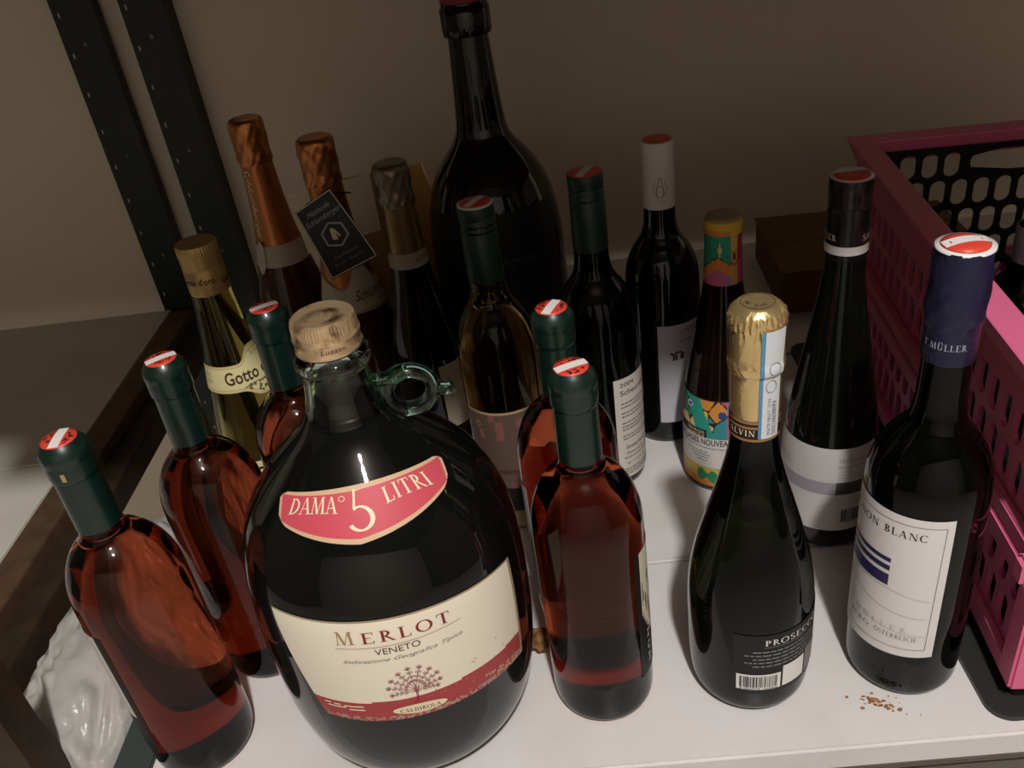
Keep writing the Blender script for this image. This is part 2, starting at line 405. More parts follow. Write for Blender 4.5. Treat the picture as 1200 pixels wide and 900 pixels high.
def perforated(name, nx, ny, cw, chh, holes, th, mat, parent, mx, stagger=False):
    """panel in local x (width) and z (height); holes(i,j)->(hw,hh,dx,dz) half sizes or None; rounded slots; mx places it"""
    V, F = [], []
    vid = {}
    def vert(x, z, y):
        k = (round(x, 6), round(z, 6), y)
        if k not in vid: vid[k] = len(V); V.append((x, y, z))
        return vid[k]
    for j in range(ny):
        odd = stagger and j % 2
        for i in range(nx+(1 if odd else 0)):
            x0, x1, z0, z1 = i*cw, (i+1)*cw, j*chh, (j+1)*chh; h = holes(i, j)
            if odd:
                x0, x1 = max(0, x0-cw/2), min(nx*cw, x1-cw/2)
                if i == 0 or i == nx: h = None
            if not h:
                for y in (0, th): F.append((vert(x0, z0, y), vert(x1, z0, y), vert(x1, z1, y), vert(x0, z1, y)))
                continue
            hw, hh, dx, dz = h; cx, cz = (x0+x1)/2+dx, (z0+z1)/2+dz; n = 16; R = min(hw, hh)
            hp, bp = [], []
            for k in range(n):
                a = 2*PI*(k+.5)/n; ca, sa = math.cos(a), math.sin(a)
                ox = (hw-R)*(1 if ca > 0 else -1); oz = (hh-R)*(1 if sa > 0 else -1)
                hp.append((cx+ox+R*ca, cz+oz+R*sa))
                t = min((cw/2)/abs(ca) if abs(ca) > 1e-6 else 9, (chh/2)/abs(sa) if abs(sa) > 1e-6 else 9)
                bp.append([(x0+x1)/2+ca*t, (z0+z1)/2+sa*t])
            corners = [(x1, z1), (x0, z1), (x0, z0), (x1, z0)]
            for c in corners:       # snap nearest boundary samples to the corners
                k = min(range(n), key=lambda q: (bp[q][0]-c[0])**2+(bp[q][1]-c[1])**2); bp[k] = list(c)
            for k in range(n):
                k2 = (k+1) % n
                for y in (0, th):
                    F.append((vert(*bp[k], y), vert(*bp[k2], y), vert(*hp[k2], y), vert(*hp[k], y)))
                F.append((vert(*hp[k], 0), vert(*hp[k2], 0), vert(*hp[k2], th), vert(*hp[k], th)))
    X, Z = nx*cw, ny*chh
    for (a, b) in (((0, 0), (X, 0)), ((X, 0), (X, Z)), ((X, Z), (0, Z)), ((0, Z), (0, 0))):
        F.append((vert(*a, 0), vert(*b, 0), vert(*b, th), vert(*a, th)))
    V = [mx @ Vector(v) for v in V]
    o = mesh_obj(name, V, F, mat, parent)
    return o

def post(parent, x0, x1, y, z0, z1, mat, name='post', left_holes=True, dy=0.045):
    wd = x1-x0
    p = perforated(name, 3, int((z1-z0)/0.05), wd/3, 0.05,
                   lambda i, j: (0.0016, 0.0036, -wd/6+0.0075, 0.0) if i == 0 and left_holes else ((0.003, 0.003, 0, 0.012) if (i == 1 and j % 3 == 1) else None),
                   0.002, mat, parent, Matrix.Translation((x0, y, z0)))
    box('post_flange', x1-0.002, x1, y+0.002, y+dy, z0, z0+int((z1-z0)/0.05)*0.05, mat, p)
    return p

# --- the shelf that carries the bottles
sh = tag(empty('storage_shelf', (0, 0, -0.95)), 'white shelf with dark green perforated posts that carries the bottles and crate', 'shelf')
def up(o): o.location.z = 0.95; return o
def on(o): return up(o)
X0, X1 = -0.340, 1.02
YF = 0.372
YS = [(YF, 0.5655), (0.5673, 0.88), (0.8818, 1.195)]
for (a, b) in YS: on(box('shelf_board', X0, X1, a, b, -0.024, 0.0, 'white', sh, 0.0022))
on(box('side_beam', -0.373, X0-0.0015, YF, 1.195, -0.045, -0.002, 'grey_metal', sh, 0.0015))
on(box('side_beam', X1+0.0015, X1+0.034, YF, 1.195, -0.045, -0.002, 'grey_metal', sh, 0.0015))
for (a, b) in YS: on(box('upper_board', -0.372, X1+0.03, 0.305 if a == YF else a, b, 0.615, 0.64, 'brown', sh, 0.002))  # unseen; brown in place of white to cut bounce onto the shelf
for (a, b) in YS: on(box('lower_board', -0.52, X1, a-.06 if a == YF else a, b, -0.36, -0.335, 'white', sh, 0.002))
on(post(sh, -0.505, -0.450, 1.198, -0.90, 1.0, 'green_metal'))
on(post(sh, X1, X1+0.05, 1.198, -0.90, 1.0, 'green_metal'))
on(post(sh, X1, X1+0.05, YF-0.004, -0.90, 1.0, 'green_metal'))
on(post(sh, -0.482, -0.433, 0.409, -0.90, 0.12, 'shaded_brown', dy=0.03))  # shade in its colour; cut short to keep its shadow off the neighbour

# --- neighbour shelf on the left
s2 = tag(empty('storage_shelf', (0, 0, -0.95)), 'neighbouring empty white shelf with brown edge beam on the left', 'shelf')
on(box('shelf_board', -1.5, -0.5845, 0.46, 0.8205, -0.024, 0.0, 'old_white', s2, 0.0022))
on(box('shelf_board', -1.5, -0.5845, 0.8225, 1.205, -0.024, 0.0, 'old_white', s2, 0.0022))
on(box('edge_beam', -0.5835, -0.548, 0.46, 1.195, -0.03, 0.0015, 'brown', s2, 0.001))
on(box('edge_beam_ledge', -0.5478, -0.517, 0.46, 1.195, -0.045, -0.014, 'shaded_brown', s2, 0.001))  # ledge's shade put into a darker colour
on(box('upper_board', -1.5, -0.374, 0.352, 1.192, 0.615, 0.64, 'brown', s2, 0.002))  # unseen; brown to dim bounce, run wide to close the light gap
on(post(s2, -0.597, -0.542, 1.207, -0.90, 1.0, 'green_metal', dy=0.02))
on(post(s2, -1.5, -1.45, 1.207, -0.90, 1.0, 'green_metal', dy=0.02))

# ================================================================== ROSE BOTTLES
P_ROSE = Prof([(0, .0285), (.0015, .0325), (.006, .0362), (.014, .0373), (.04, .0373), (.12, .0373), (.168, .0373), (.180, .0362), (.191, .0332), (.201, .0282), (.208, .0225), (.213, .0170), (.217, .0145), (.224, .0135), (.262, .0132), (.27, .0132)], 2)
CAPS = [(.2225, .01405), (.224, .01415), (.2615, .0137), (.2625, .0145), (.2645, .0148), (.2725, .0148), (.2745, .0146), (.2755, .0150), (.2795, .0150), (.2825, .0142), (.2855, .0120), (.287, .0108)]
def label_wrap(pf, root, t0, t1, z0, z1, paint=None, mat='black_label'):
    return label(pf, t0, t1, z0, z1, mat, root, nu=40, nv=12, paint=paint)
def rose(x, y, ang, text, lab=None):
    r = bottle_root('rose_wine_bottle', x, y, text, 'bottle', 'rose wine bottles with green capsules')
    lathe('bottle_body', P_ROSE.p, 'rose', r, seg=72)
    lathe('capsule', CAPS, 'cap_green', r, seg=48)
    d = seal(r, 0.287, 0.0106, ang)
    if lab: lab(r)
    return r
def lab_c(r):
    def paint(u, v):
        t = 47+u*113
        if t < 55 or t > 112 or (t < 300 and v < 0.30+0.25*max(0, (75-t)/25.0)): return (.010, .010, .010)
        n = math.sin(t*.9)+math.sin(v*23+t*.3)
        if 0.45 < v < .8 and n > .9: return (.16, .15, .18)
        if 0.3 < v < .6 and n > .2: return (.45, .30, .14)
        return (.72, .66, .50)
    l = label(P_ROSE, 47, 160, .036, .153, 'black_label', r, nu=60, nv=26, paint=paint)
    lettering(P_ROSE, [(bfont('V I N U M'), 64, 64, .095, .045, .004)], 'ink_white', l, vertical=True)
def lab_a(r):
    def paint(u, v):
        t = u*150
        return (.010, .010, .009) if (u > .90 or u < .5 or v < .3) else (.70, .66, .60)
    label(P_ROSE, -150, -56, .036, .153, 'black_label', r, nu=60, nv=20, paint=paint)
def lab_d(r): label(P_ROSE, -230, -62, .036, .150, 'paper', r, nu=40, nv=10)
def lab_b(r): label(P_ROSE, 95, 250, .036, .145, 'black_label', r, nu=40, nv=10)
b = rose(-.302, .426, 94, 'rosé wine bottle with green capsule at the front left corner of the shelf', lab_a)
quadstrip(Prof(CAPS, 0), [(-34, -24, .2655, .2712)], 'ink_gold', b, eps=.0003, name='sticker_scrap')
rose(-.268, .511, 34, 'glowing red rosé bottle between the front left bottle and the demijohn')
rose(.005, .442, 22, 'rosé wine bottle standing alone right of the demijohn at the front', lab_c)
rose(-.003, .519, 65, 'rosé wine bottle half hidden behind the front middle rosé bottle', lab_d)
rose(-.211, .572, 30, 'rosé wine bottle with green capsule peeking out behind the demijohn', lab_b)

# ================================================================== DEMIJOHN
q = bottle_root('demijohn_bottle', -.135, .451, 'round five litre glass wine jug with gold screw cap and ring handle', 'bottle')
QO = [(0, .052), (.0015, .060), (.008, .073), (.022, .0845), (.05, .0915), (.085, .0941), (.12, .0946), (.15, .0938), (.175, .0915), (.198, .0850), (.2155, .0755), (.235, .0590), (.25, .0440), (.262, .0315), (.272, .0252), (.285, .0222), (.297, .0208), (.302, .0207)]
P_Q = Prof(QO, 2)
ZL = .2700
low = [p_ for p_ in P_Q.p if p_[0] <= ZL]
lathe('bottle_body', low+[(ZL+.0012, P_Q.radius(ZL)-.0012)], 'jug', q, seg=96)
NK = [(ZL+.0001, P_Q.radius(ZL)+.00005)]+[p_ for p_ in P_Q.p if p_[0] > ZL]+[(.304, .0222), (.3055, .0228), (.3105, .0228), (.3125, .0215), (.3135, .0180), (.333, .0176), (.334, .0165),
      (.334, .0140), (.315, .0142), (.30, .0160), (.2855, .0186), (.278, .0202), (ZL+.0015, .0228)]
seg = 72; VV, FF = [], []
for (z, r_) in NK:
    for k in range(seg): a = 2*PI*k/seg; VV.append((r_*math.sin(a), -r_*math.cos(a), z))
for i in range(len(NK)):
    i2_ = (i+1) % len(NK)
    for k in range(seg): FF.append((i*seg+k, i*seg+(k+1) % seg, i2_*seg+(k+1) % seg, i2_*seg+k))
o = mesh_obj('neck', VV, FF, 'clear', q); auto_smooth(o, 50)
lathe('wine', [(ZL+.0018, .0220), (.278, .0197), (.2835, .0184), (.2840, .0170)], 'black_red', q, seg=64)
CAPQ = [(.3150, .0196), (.3157, .0202), (.3170, .0204), (.3185, .0199), (.3200, .0197), (.3225, .0197), (.3238, .0202), (.3250, .0204), (.3262, .0199), (.3275, .0195), (.3285, .0196), (.3325, .0196), (.3350, .0188), (.3362, .0170), (.3364, .0166), (.3362, .0160)]
def knurl(r_, z, a):
    return (r_-(0.00035 if .3283 < z < .333 and math.sin(a*60) > 0 else 0), z)
c = lathe('screw_cap', CAPQ, 'gold_cap', q, seg=240, wob=knurl, smooth_ang=22)
PC = Prof([(.315, .0199), (.337, .0199)], 0)
lettering(PC, [(bfont('Luzzau', .25), -18, 26, .3198, .3198, .0030)], 'ink_brown', c, eps=.0003)
# ring handle
def tube(name, pts, radii, mat, parent, closed=False, seg=14):
    V, F = [], []; n = len(pts); pts = [Vector(p) for p in pts]
    up_ = Vector((0, 1, 0))
    for i, p in enumerate(pts):
        a = pts[(i-1) % n] if (closed or i > 0) else p; b_ = pts[(i+1) % n] if (closed or i < n-1) else p
        t = (b_-a).normalized(); u = (up_-t*up_.dot(t)).normalized(); v = t.cross(u)
        for k in range(seg):
            an = 2*PI*k/seg; V.append(p+(u*math.cos(an)*radii[i][1]+v*math.sin(an)*radii[i][0]))
    m_ = n if closed else n-1
    for i in range(m_):
        for k in range(seg): F.append((i*seg+k, i*seg+(k+1) % seg, ((i+1) % n)*seg+(k+1) % seg, ((i+1) % n)*seg+k))
    if not closed: F.append(tuple(range(seg))[::-1]); F.append(tuple((n-1)*seg+k for k in range(seg)))
    o = mesh_obj(name, V, F, mat, parent); auto_smooth(o, 60); return o
HC = Vector((.0400, 0.0, .2745)); pts, rr_ = [], []
for k in range(28):
    a = 2*PI*k/28; pts.append(HC+Vector((.0148*math.cos(a), 0, .0138*math.sin(a)))); rr_.append((.0047+.0012*max(0, -math.cos(a)), .0060))
h_ = tube('ring_handle', pts, rr_, 'teal', q, closed=True)
h_.rotation_euler = (0, 0, rad(-8))
n_ = tube('handle_lug', [HC+Vector((.0165, 0, -.001)), HC+Vector((.0215, 0, -.0035)), HC+Vector((.0255, 0, -.0035)), HC+Vector((.0272, 0, -.003))], [(.0045, .005), (.0044, .0052), (.0052, .006), (.0036, .0042)], 'teal', q)
n_.rotation_euler = (0, 0, rad(-8))
n2 = tube('handle_root', [Vector((.0200, 0, .2860)), HC+Vector((-.008, 0, .0105)), HC+Vector((0, 0, .0142))], [(.0042, .006), (.0042, .006), (.003, .0045)], 'teal', q); n2.rotation_euler = (0, 0, rad(-8))
# big label
def ql_hi(u): t = u*2-1; return .1735+.0045*(1-t*t)-.0055*t-.003*max(0, t)**2
def ql_lo(u): t = u*2-1; return .0915-.003*t-.007*max(0, t)**2-0.000*t
def ql_paint(u, v):
    t = u*2-1
    z = ql_lo(u)+(ql_hi(u)-ql_lo(u))*v
    edge = min(v*(.08), (1-v)*.08, u*.17, (1-u)*.17)
    if v > .982 or u > .985: return (.36, .28, .17)
    band = .1105-.0015*t-.0065*max(0, t)**2
    if z < band:
        rag = random.random()
        if v < .05 and rag < .5: return (.42, .30, .22)
        return (.40, .055, .06) if rag > .02 else (.48, .15, .13)
    if v < .42 and u > .5 and random.random() < .008: return (.55, .47, .36)
    return (.86, .78, .62)
ql = label(P_Q, lambda v: -42-14*v, lambda v: 49+3*v, ql_lo, ql_hi, 'paper', q, nu=120, nv=64, paint=ql_paint, eps=.0005)
E_ = .0009
lettering(P_Q, [(serif('M'), -27.5, -20, .1628, .1630, .0098)], 'ink_gold', ql, eps=E_)
lettering(P_Q, [(serif('ERLOT', gap=.22), -17.6, 16.5, .1629, .1600, .0082, .0008)], 'ink_red', ql, eps=E_)
curve_print(P_Q, [[(-28+48*i/16, .1600-.0022*i/16) for i in range(17)]], .0004, 'ink_gold', ql, eps=E_, name='rule')
lettering(P_Q, [(bfont('VENETO'), -13.8, 3.2, .1530, .1526, .0050)], 'ink_brown', ql, eps=E_)
lettering(P_Q, [(bfont('Indicazione Geografica Tipica', .5), -26.5, 19.5, .1478, .1460, .0030)], 'ink_grey', ql, eps=E_)
# tree emblem
tr = []
def loop(t, z, an, L=.0022):
    pts_ = []
    for k in range(9):
        q0 = k/8*2*PI; x0, y0 = L*.5*(1-math.cos(q0)), L*.30*math.sin(q0)
        pts_.append((t+(x0*math.sin(an)+y0*math.cos(an))/.00164, z+x0*math.cos(an)-y0*math.sin(an)))
    tr.append(pts_)
tr += [[(-4.4, .1062), (-3.6, .1080), (-3.1, .1105), (-3.0, .1150), (-3.6, .1200)], [(-2.2, .1062), (-2.7, .1085), (-2.6, .1110), (-2.3, .1150), (-1.6, .1200)], [(-3.2, .1070), (-2.95, .1110), (-2.7, .1160), (-2.8, .1240)]]
for an, L in ((-1.35, .0125), (-1.0, .0150), (-.68, .0165), (-.36, .0178), (-.08, .0185), (.22, .0180), (.52, .0165), (.85, .0152), (1.18, .0135), (1.45, .0110)):
    n_s = 5; prev = None; pts_ = []
    for k in range(n_s+1):
        t_ = k/n_s; aa = an*(.75+.35*t_); pts_.append((-2.8+math.sin(aa)*L*t_*1.15/.00164, .1150+.003*(1-abs(an)/1.5)+math.cos(aa)*L*t_))
    tr.append(pts_)
    for k in range(2, n_s+1):
        for s_ in (-1, 1): loop(pts_[k][0], pts_[k][1], an+s_*.95, .0021)
    loop(pts_[-1][0], pts_[-1][1], an, .0024)
curve_print(P_Q, tr, .00036, 'ink_red', ql, eps=E_, name='tree_emblem')
# maker oval
V, F = [], []
for f_ in (1.0, .75, .5, .25):
    for k in range(30): a = 2*PI*k/30; V.append(P_Q.at(rad(-3+10.5*f_*math.cos(a)), P_Q.s_of_z(.1000)+f_*(-.0016*math.cos(a)+.0042*math.sin(a)), .0009))
V.append(P_Q.at(rad(-3), P_Q.s_of_z(.1000), .0009))
for r_ in range(3):
    for k in range(30): F.append((r_*30+k, r_*30+(k+1) % 30, r_*30+30+(k+1) % 30, r_*30+30+k))
for k in range(30): F.append((90+k, 90+(k+1) % 30, 120))
mesh_obj('oval_badge', V, F, 'ink_cream', ql)
lettering(P_Q, [(serif('CALDIROLA'), -10.8, 4.8, .0996, .0972, .0032)], 'ink_brown', ql, eps=.0014)
lettering(P_Q, [(bfont('5 Litri   Alc. eff. 10,5% vol'), 25, 48, .0970, .0860, .0028), (bfont('Alc. tot. 11% vol'), 31, 48, .0915, .0825, .0028)], 'ink_cream', ql, eps=E_)
dashes(P_Q, [(-40, -22, .1085, .0012, -.003), (-39, -22, .1055, .0012, -.003)], 'ink_cream', ql, eps=E_)
# shoulder label
OUT = [(-66, .2405), (-12, .2462), (58, .2385), (61, .2355), (47, .2262), (43, .2242), (-5, .2222), (-18, .2222), (-57, .2262), (-62, .2285)]
def dl_hi(u): t = u*2-1; return .2390+.0074*(1-t*t)
def dl_lo(u): t = abs(u*2-1+.09); return .2218+.0055*t-.001*(1-t)
DT0 = lambda v: -58-8*v
DT1 = lambda v: 47+11*v
dl = label(P_Q, DT0, DT1, dl_lo, dl_hi, 'paper', q, nu=110, nv=44, eps=.0005, name='shoulder_label',
           cut=lambda u, v: (min(u, 1-u)*.12 < .008 and min(v, 1-v)*.028 < .008 and (.008-min(u, 1-u)*.12)**2+(.008-min(v, 1-v)*.028)**2 > .008**2),
           paint=lambda u, v: (.66, .45, .27) if min(u, 1-u) < .022 or min(v, 1-v) < .085 else (.62, .085, .115))
lettering(P_Q, [(serif('DAMA', gap=.0), -53, -21, .2315, .2352, .0098, .0012)], 'ink_cream', dl, eps=E_)
lettering(P_Q, [(serif('5'), -16, 0, .2268, .2268, .0245)], 'ink_cream', dl, eps=E_)
lettering(P_Q, [(serif('LITRI', gap=.08), 7, 38, .2350, .2318, .0098, .0016)], 'ink_cream', dl, eps=E_)
cr = [[(-18.4+1.9*math.cos(k*PI/6), .2413+.0011*math.sin(k*PI/6)) for k in range(13)]]
curve_print(P_Q, cr, .0004, 'ink_cream', dl, eps=E_, name='registered_mark')

# ================================================================== PROSECCO
f = bottle_root('sparkling_wine_bottle', .114, .444, 'dark sparkling wine bottle with bright gold foil and black back label', 'bottle')
P_F = Prof([(0, .031), (.0015, .035), (.007, .0405), (.018, .0428), (.05, .0435), (.085, .0436), (.105, .0422), (.127, .0385), (.155, .0308), (.185, .0222), (.205, .0172), (.218, .0150), (.23, .0147), (.27, .0146)], 2)
lathe('bottle_body', P_F.p, 'dgreen', f, seg=72)
fo = [(.2405, .0150), (.255, .0151), (.2715, .0152), (.2725, .0160), (.2755, .0168), (.2785, .0168), (.2805, .0161), (.290, .0159), (.3005, .0160), (.3035, .0168), (.3075, .0168), (.3115, .0155), (.3140, .0128), (.3152, .0112), (.3153, .0100)]
def foilwob(r_, z, a):
    k = 0.0
    if .3 < z < .312: k = .0005*math.sin(a*17+z*900)+.0004*math.sin(a*29)
    elif .272 < z < .3: k = .0006*abs(math.sin(a*3.0+.4))-.0003+.0002*math.sin(a*21+z*700)
    elif z < .272: k = .00012*math.sin(a*9+z*300)
    return r_+k, z
fl = lathe('gold_foil', chaikin(fo, 1), 'gold_foil', f, seg=120, wob=foilwob, smooth_ang=60)
rp = []
for rr0 in (.0098, .0094):
    rp += [(rr0*math.cos(2*PI*k/40), rr0*math.sin(2*PI*k/40), .3156) for k in range(40)]
mesh_obj('stamp_ring', rp, [(k, (k+1) % 40, 40+(k+1) % 40, 40+k) for k in range(40)], 'ink_brown', fl)
V, F = [], []
for ch, an in (('C', -40), ('V', -66), ('Z', -95), ('S', -150), ('M', -170)):
    gv, gf, gw = bfont(ch); b = len(V); a = rad(an)
    for (x, y) in gv:
        lx, ly = (x-gw/2)*.0026, y*.0026; R_ = .0058+ly-.0013
        V.append((R_*math.cos(a)-lx*math.sin(a)*-1*-1, R_*math.sin(a)+lx*math.cos(a), .31565))
    F += [tuple(b+i for i in q_) for q_ in gf]
mesh_obj('stamp_lettering', V, F, 'ink_brown', fl)
PF2 = Prof([(.22, .0152), (.2725, .0154), (.2745, .0172), (.2790, .0172), (.2810, .0166), (.3065, .0174)], 0)
nb = label(PF2, -180, 180, .2268, .2415, 'black_label', f, nu=60, nv=8, eps=.0002, name='neck_band', paint=lambda u, v: (.32, .17, .07) if v < .14 or v > .86 or .66 < v < .76 else (.020, .012, .008))
lettering(PF2, [(serif('VALVIN', gap=.1), -78, 2, .2310, .2310, .0042)], 'ink_cream', nb, eps=.0005)
tx = label(PF2, lambda v: 8+2*v, lambda v: 58+4*v, .2292, .3045, 'tax', f, nu=14, nv=60, eps=.0007, name='tax_strip', paint=lambda u, v: (.10, .27, .44) if u < .16 else (.66, .68, .70))
lettering(PF2, [(bfont('AA00078913592'), 42, 42, .256, .2315, .0030), (bfont('N.C. LITRI 0,750'), 30, 30, .258, .2320, .0020)], 'ink_grey', tx, eps=.0011, vertical=True)
curve_print(PF2, [[(34+12*math.cos(k*PI/8), .2665+.0042*math.sin(k*PI/8)) for k in range(17)], [(38+12*math.cos(k*PI/8), .279+.0042*math.sin(k*PI/8)) for k in range(17)]], .0004, 'ink_grey', tx, eps=.0011, name='strip_emblem')
bl = label(P_F, -13, 95, .0275, .0868, 'black_label', f, nu=40, nv=10, paint=lambda u, v: (.25, .2, .14) if v > .985 else (.011, .010, .009))
lettering(P_F, [(serif('PROSECCO', gap=.12), 14, 76, .0772, .0772, .0052)], 'ink_white', bl)
quadstrip(P_F, [(14, 62, .0752, .0756)], 'ink_grey', bl, name='rule')
dashes(P_F, [(4-(i % 2)*7, 74, .0705-.0036*i, .0013, 0) for i in range(5)], 'ink_grey', bl)
bc = quadstrip(P_F, [(-10, 30, .0322, .0482)], 'seal_white', f, eps=.0008, name='barcode_panel')
bars = []; t = -7.0
while t < 27: wd = random.choice((.45, .8, 1.3)); bars.append((t, t+wd, .0352, .0465)); t += wd+random.choice((.5, .8, 1.1))
quadstrip(P_F, bars, 'ink', bc, eps=.0011, name='barcode')
lettering(P_F, [(bfont('8 056370 150092'), -7, 27, .0328, .0328, .0018)], 'ink', bc, eps=.0011)
quadstrip(P_F, [(32, 57, .0325, .0535)], 'seal_white', f, eps=.0008, name='blank_panel')
quadstrip(P_F, [(59, 88, .033, .0560)], 'ink_grey', f, eps=.0008, name='side_panel')

# ================================================================== DARK WINE BOTTLES
def bordeaux(r0, zs, zn, rn, zt):
    return Prof([(0, r0*.80), (.0015, r0*.90), (.006, r0*.975), (.014, r0), (.06, r0), (zs-.045, r0), (zs-.012, r0*.99), (zs+.002, r0*.955), (zs+.014, r0*.86), (zs+.024, r0*.72), (zs+.032, r0*.56), (zs+.038, rn*1.18), (zn, rn), (zt, rn*.97)], 2)
# sauvignon blanc
g = bottle_root('white_wine_bottle', .226, .443, 'dark green wine bottle with navy capsule and white label beside pink crate', 'bottle')
P_G = bordeaux(.0385, .183, .2400, .0141, .32)
lathe('bottle_body', P_G.p, 'dgreen', g, seg=72)
cg = [(.2655, .0149), (.268, .0151), (.288, .0150), (.291, .0158), (.296, .0163), (.304, .0164), (.312, .0161), (.322, .0158), (.3335, .0156), (.336, .0152)]
def crump(r_, z, a):
    k = .0005*math.sin(a*3+z*210)+.0003*math.sin(a*7-z*400) if z > .289 else 0
    return r_+k, z
cp = lathe('capsule', chaikin(cg, 1), 'navy_foil', g, seg=64, wob=crump)
seal(g, .3362, .0128, 2, rim=.0156, dome=.0022, text=False)
PCG = Prof([(.26, .0150), (.29, .0151)], 0)
lettering(PCG, [(serif('T.MÜLLER', gap=.1), -58, 36, .2765, .2765, .0042)], 'ink_silver', cp, eps=.0004)
gl = label(P_G, -118, 31, lambda u: .0400+.006*u, lambda u: .1665+.0025*u, 'paper', g, nu=48, nv=14, eps=.0005)
BL_ = [(-112, .1585), (24, .1630), (22.5, .0555), (-112, .0490)]
curve_print(P_G, [[(-112+136*i/20, .1600+.0030*i/20) for i in range(21)], [(24, .163), (23.2, .11), (22.4, .0530)], [(22.4-134*i/20, .0530-.0045*i/20) for i in range(21)]], .0005, 'ink_grey', gl, name='border_line')
lettering(P_G, [(serif('SAUVIGNON', gap=.1), -116, -37, .1492, .1506, .0058), (serif('BLANC', gap=.1), -31, 9, .1508, .1515, .0058)], 'ink', gl)
quadstrip(P_G, [(-116, -20, .1268, .1303), (-116, -20, .1195, .1238), (-116, -20, .1065, .1162)], 'ink_navy', gl, name='blue_stripe')
curve_print(P_G, [[(-110+130*i/24, .101+.012*(1-i/24)**2-.002*math.sin(i*.3)) for i in range(25)], [(-110+130*i/24, .083+.024*(1-i/24)**2) for i in range(25)], [(-110+132*i/24, .066+.020*(1-i/24)**2) for i in range(25)]], .0006, 'ink_faint', gl, name='embossed_line')
lettering(P_G, [(serif('A.MÜLLER', gap=.45), -72, 3, .0672, .0678, .0046)], 'ink_faint', gl)
lettering(P_G, [(serif('BERG', gap=.1), -62, -34, .0596, .0602, .0040), (serif('ÖSTERREICH', gap=.08), -28, 13, .0602, .0608, .0040)], 'ink_grey', gl)

# tall slim bottle
h = bottle_root('slim_wine_bottle', .217, .597, 'tall slim dark bottle with black and white banded capsule and silver striped label', 'bottle')
P_H = Prof([(0, .0315), (.0015, .035), (.006, .0375), (.014, .0383), (.05, .0383), (.085, .0383), (.105, .0372), (.13, .0340), (.172, .0270), (.215, .0195), (.24, .0160), (.2635, .0146), (.31, .0142)], 2)
lathe('bottle_body', P_H.p, 'dark', h, seg=72)
ch_ = [(.2620, .0150), (.264, .0152), (.300, .0151), (.3012, .0147), (.3025, .0152), (.3045, .0147), (.3060, .0152), (.3085, .0148), (.3100, .0153), (.3215, .0153), (.3225, .0150)]
c = lathe('screw_cap', ch_, 'black_cap', h, seg=64)
PHC = Prof([(.262, .0152), (.30, .0152)], 0)
quadstrip(PHC, [(-180, 180, .2672, .2740)], 'seal_white', c, eps=.0003, name='white_ring')
lettering(PHC, [(serif('SATTLER', gap=.06), -120, -28, .2778, .2778, .0046), (serif('SATTLER', gap=.06), 44, 140, .2778, .2778, .0046)], 'ink_white', c, eps=.0003)
d = seal(h, .3226, .0125, -2, rim=.0150, faded=True, dome=.0004)
V, F = [], []
for i in range(13):
    x = -.013+.026*i/12; yb = .003; y = .0126*math.sqrt(max(0, 1-(x/.0130)**2)); aa = -h.rotation_euler[2]
    for yy in (max(yb, -1), max(yb, y)): V.append((x*math.cos(aa)-yy*math.sin(aa), x*math.sin(aa)+yy*math.cos(aa), .3226+.0016))
for i in range(12): F.append((2*i, 2*i+2, 2*i+3, 2*i+1))
mesh_obj('seal_stripe', V, F, 'seal_white', d)
def h_paint(u, v):
    z = .0235+(.1085-.0235)*v; t = -125+190*u
    if .0615 < z < .0745: return (.07, .075, .075) if t > 12 else (.33, .31, .34)
    return (.60, .58, .56)
hl = label(P_H, -125, 65, .0235, .1085, 'paper', h, nu=64, nv=46, paint=h_paint)
lettering(P_H, [(serif('GRAUBURGUNDER'), 13, 60, .0955, .0955, .0034), (bfont('QUALITAETSWEIN'), 13, 55, .0900, .0900, .0026)], 'ink_grey', hl)
dashes(P_H, [(13, 60, .086-.0034*i, .0014, 0) for i in range(3)]+[(13, 58, .0580-.003*i, .0013, 0) for i in range(3)], 'ink_faint', hl)
lettering(P_H, [(serif('SATTLER', gap=.15), -112, -48, .0840, .0840, .0072)], 'ink_faint', hl)
bars = []; t = 20.0
while t < 46: wd = random.choice((.7, 1.2, 1.8)); bars.append((t, t+wd, .0325, .0465)); t += wd+random.choice((.7, 1.2))
quadstrip(P_H, bars, 'ink', hl, name='barcode')

# Beaujolais style bottle
i_ = bottle_root('red_wine_bottle', .145, .682, 'short dark bottle with colourful painted capsule and patchwork label', 'bottle')
P_I = Prof([(0, .031), (.0015, .0335), (.006, .0358), (.014, .0365), (.05, .0365), (.08, .0362), (.111, .0334), (.1475, .0267), (.19, .0192), (.2135, .0158), (.235, .0146), (.26, .0140)], 2)
lathe('bottle_body', P_I.p, 'dbrown', i_, seg=64)
def hs(n): return (math.sin(n*127.1)*43758.5453) % 1.0
SEEDS = [(hs(k)*1.0, hs(k+50)*1.0, k) for k in range(26)]
PALS = [(.62, .09, .24), (.04, .28, .15), (.72, .30, .06), (.70, .55, .08), (.05, .30, .32), (.45, .05, .09), (.75, .62, .30), (.30, .20, .42)]
def patch(u, v, su, sv, seeds=SEEDS, line=.012):
    ds = sorted((((u-a)*su)**2+((v-b)*sv)**2, k) for a, b, k in seeds)
    if math.sqrt(ds[1][0])-math.sqrt(ds[0][0]) < line: return (.03, .02, .02)
    return PALS[ds[0][1] % len(PALS)]
CAPI = [(.2105, .0162), (.215, .0162), (.24, .0152), (.252, .0150), (.2555, .0156), (.263, .0156), (.2665, .0148), (.268, .0135)]
ci = lathe('capsule', CAPI, 'ink_gold', i_, seg=48)
PCI = Prof(CAPI[:-1], 0)
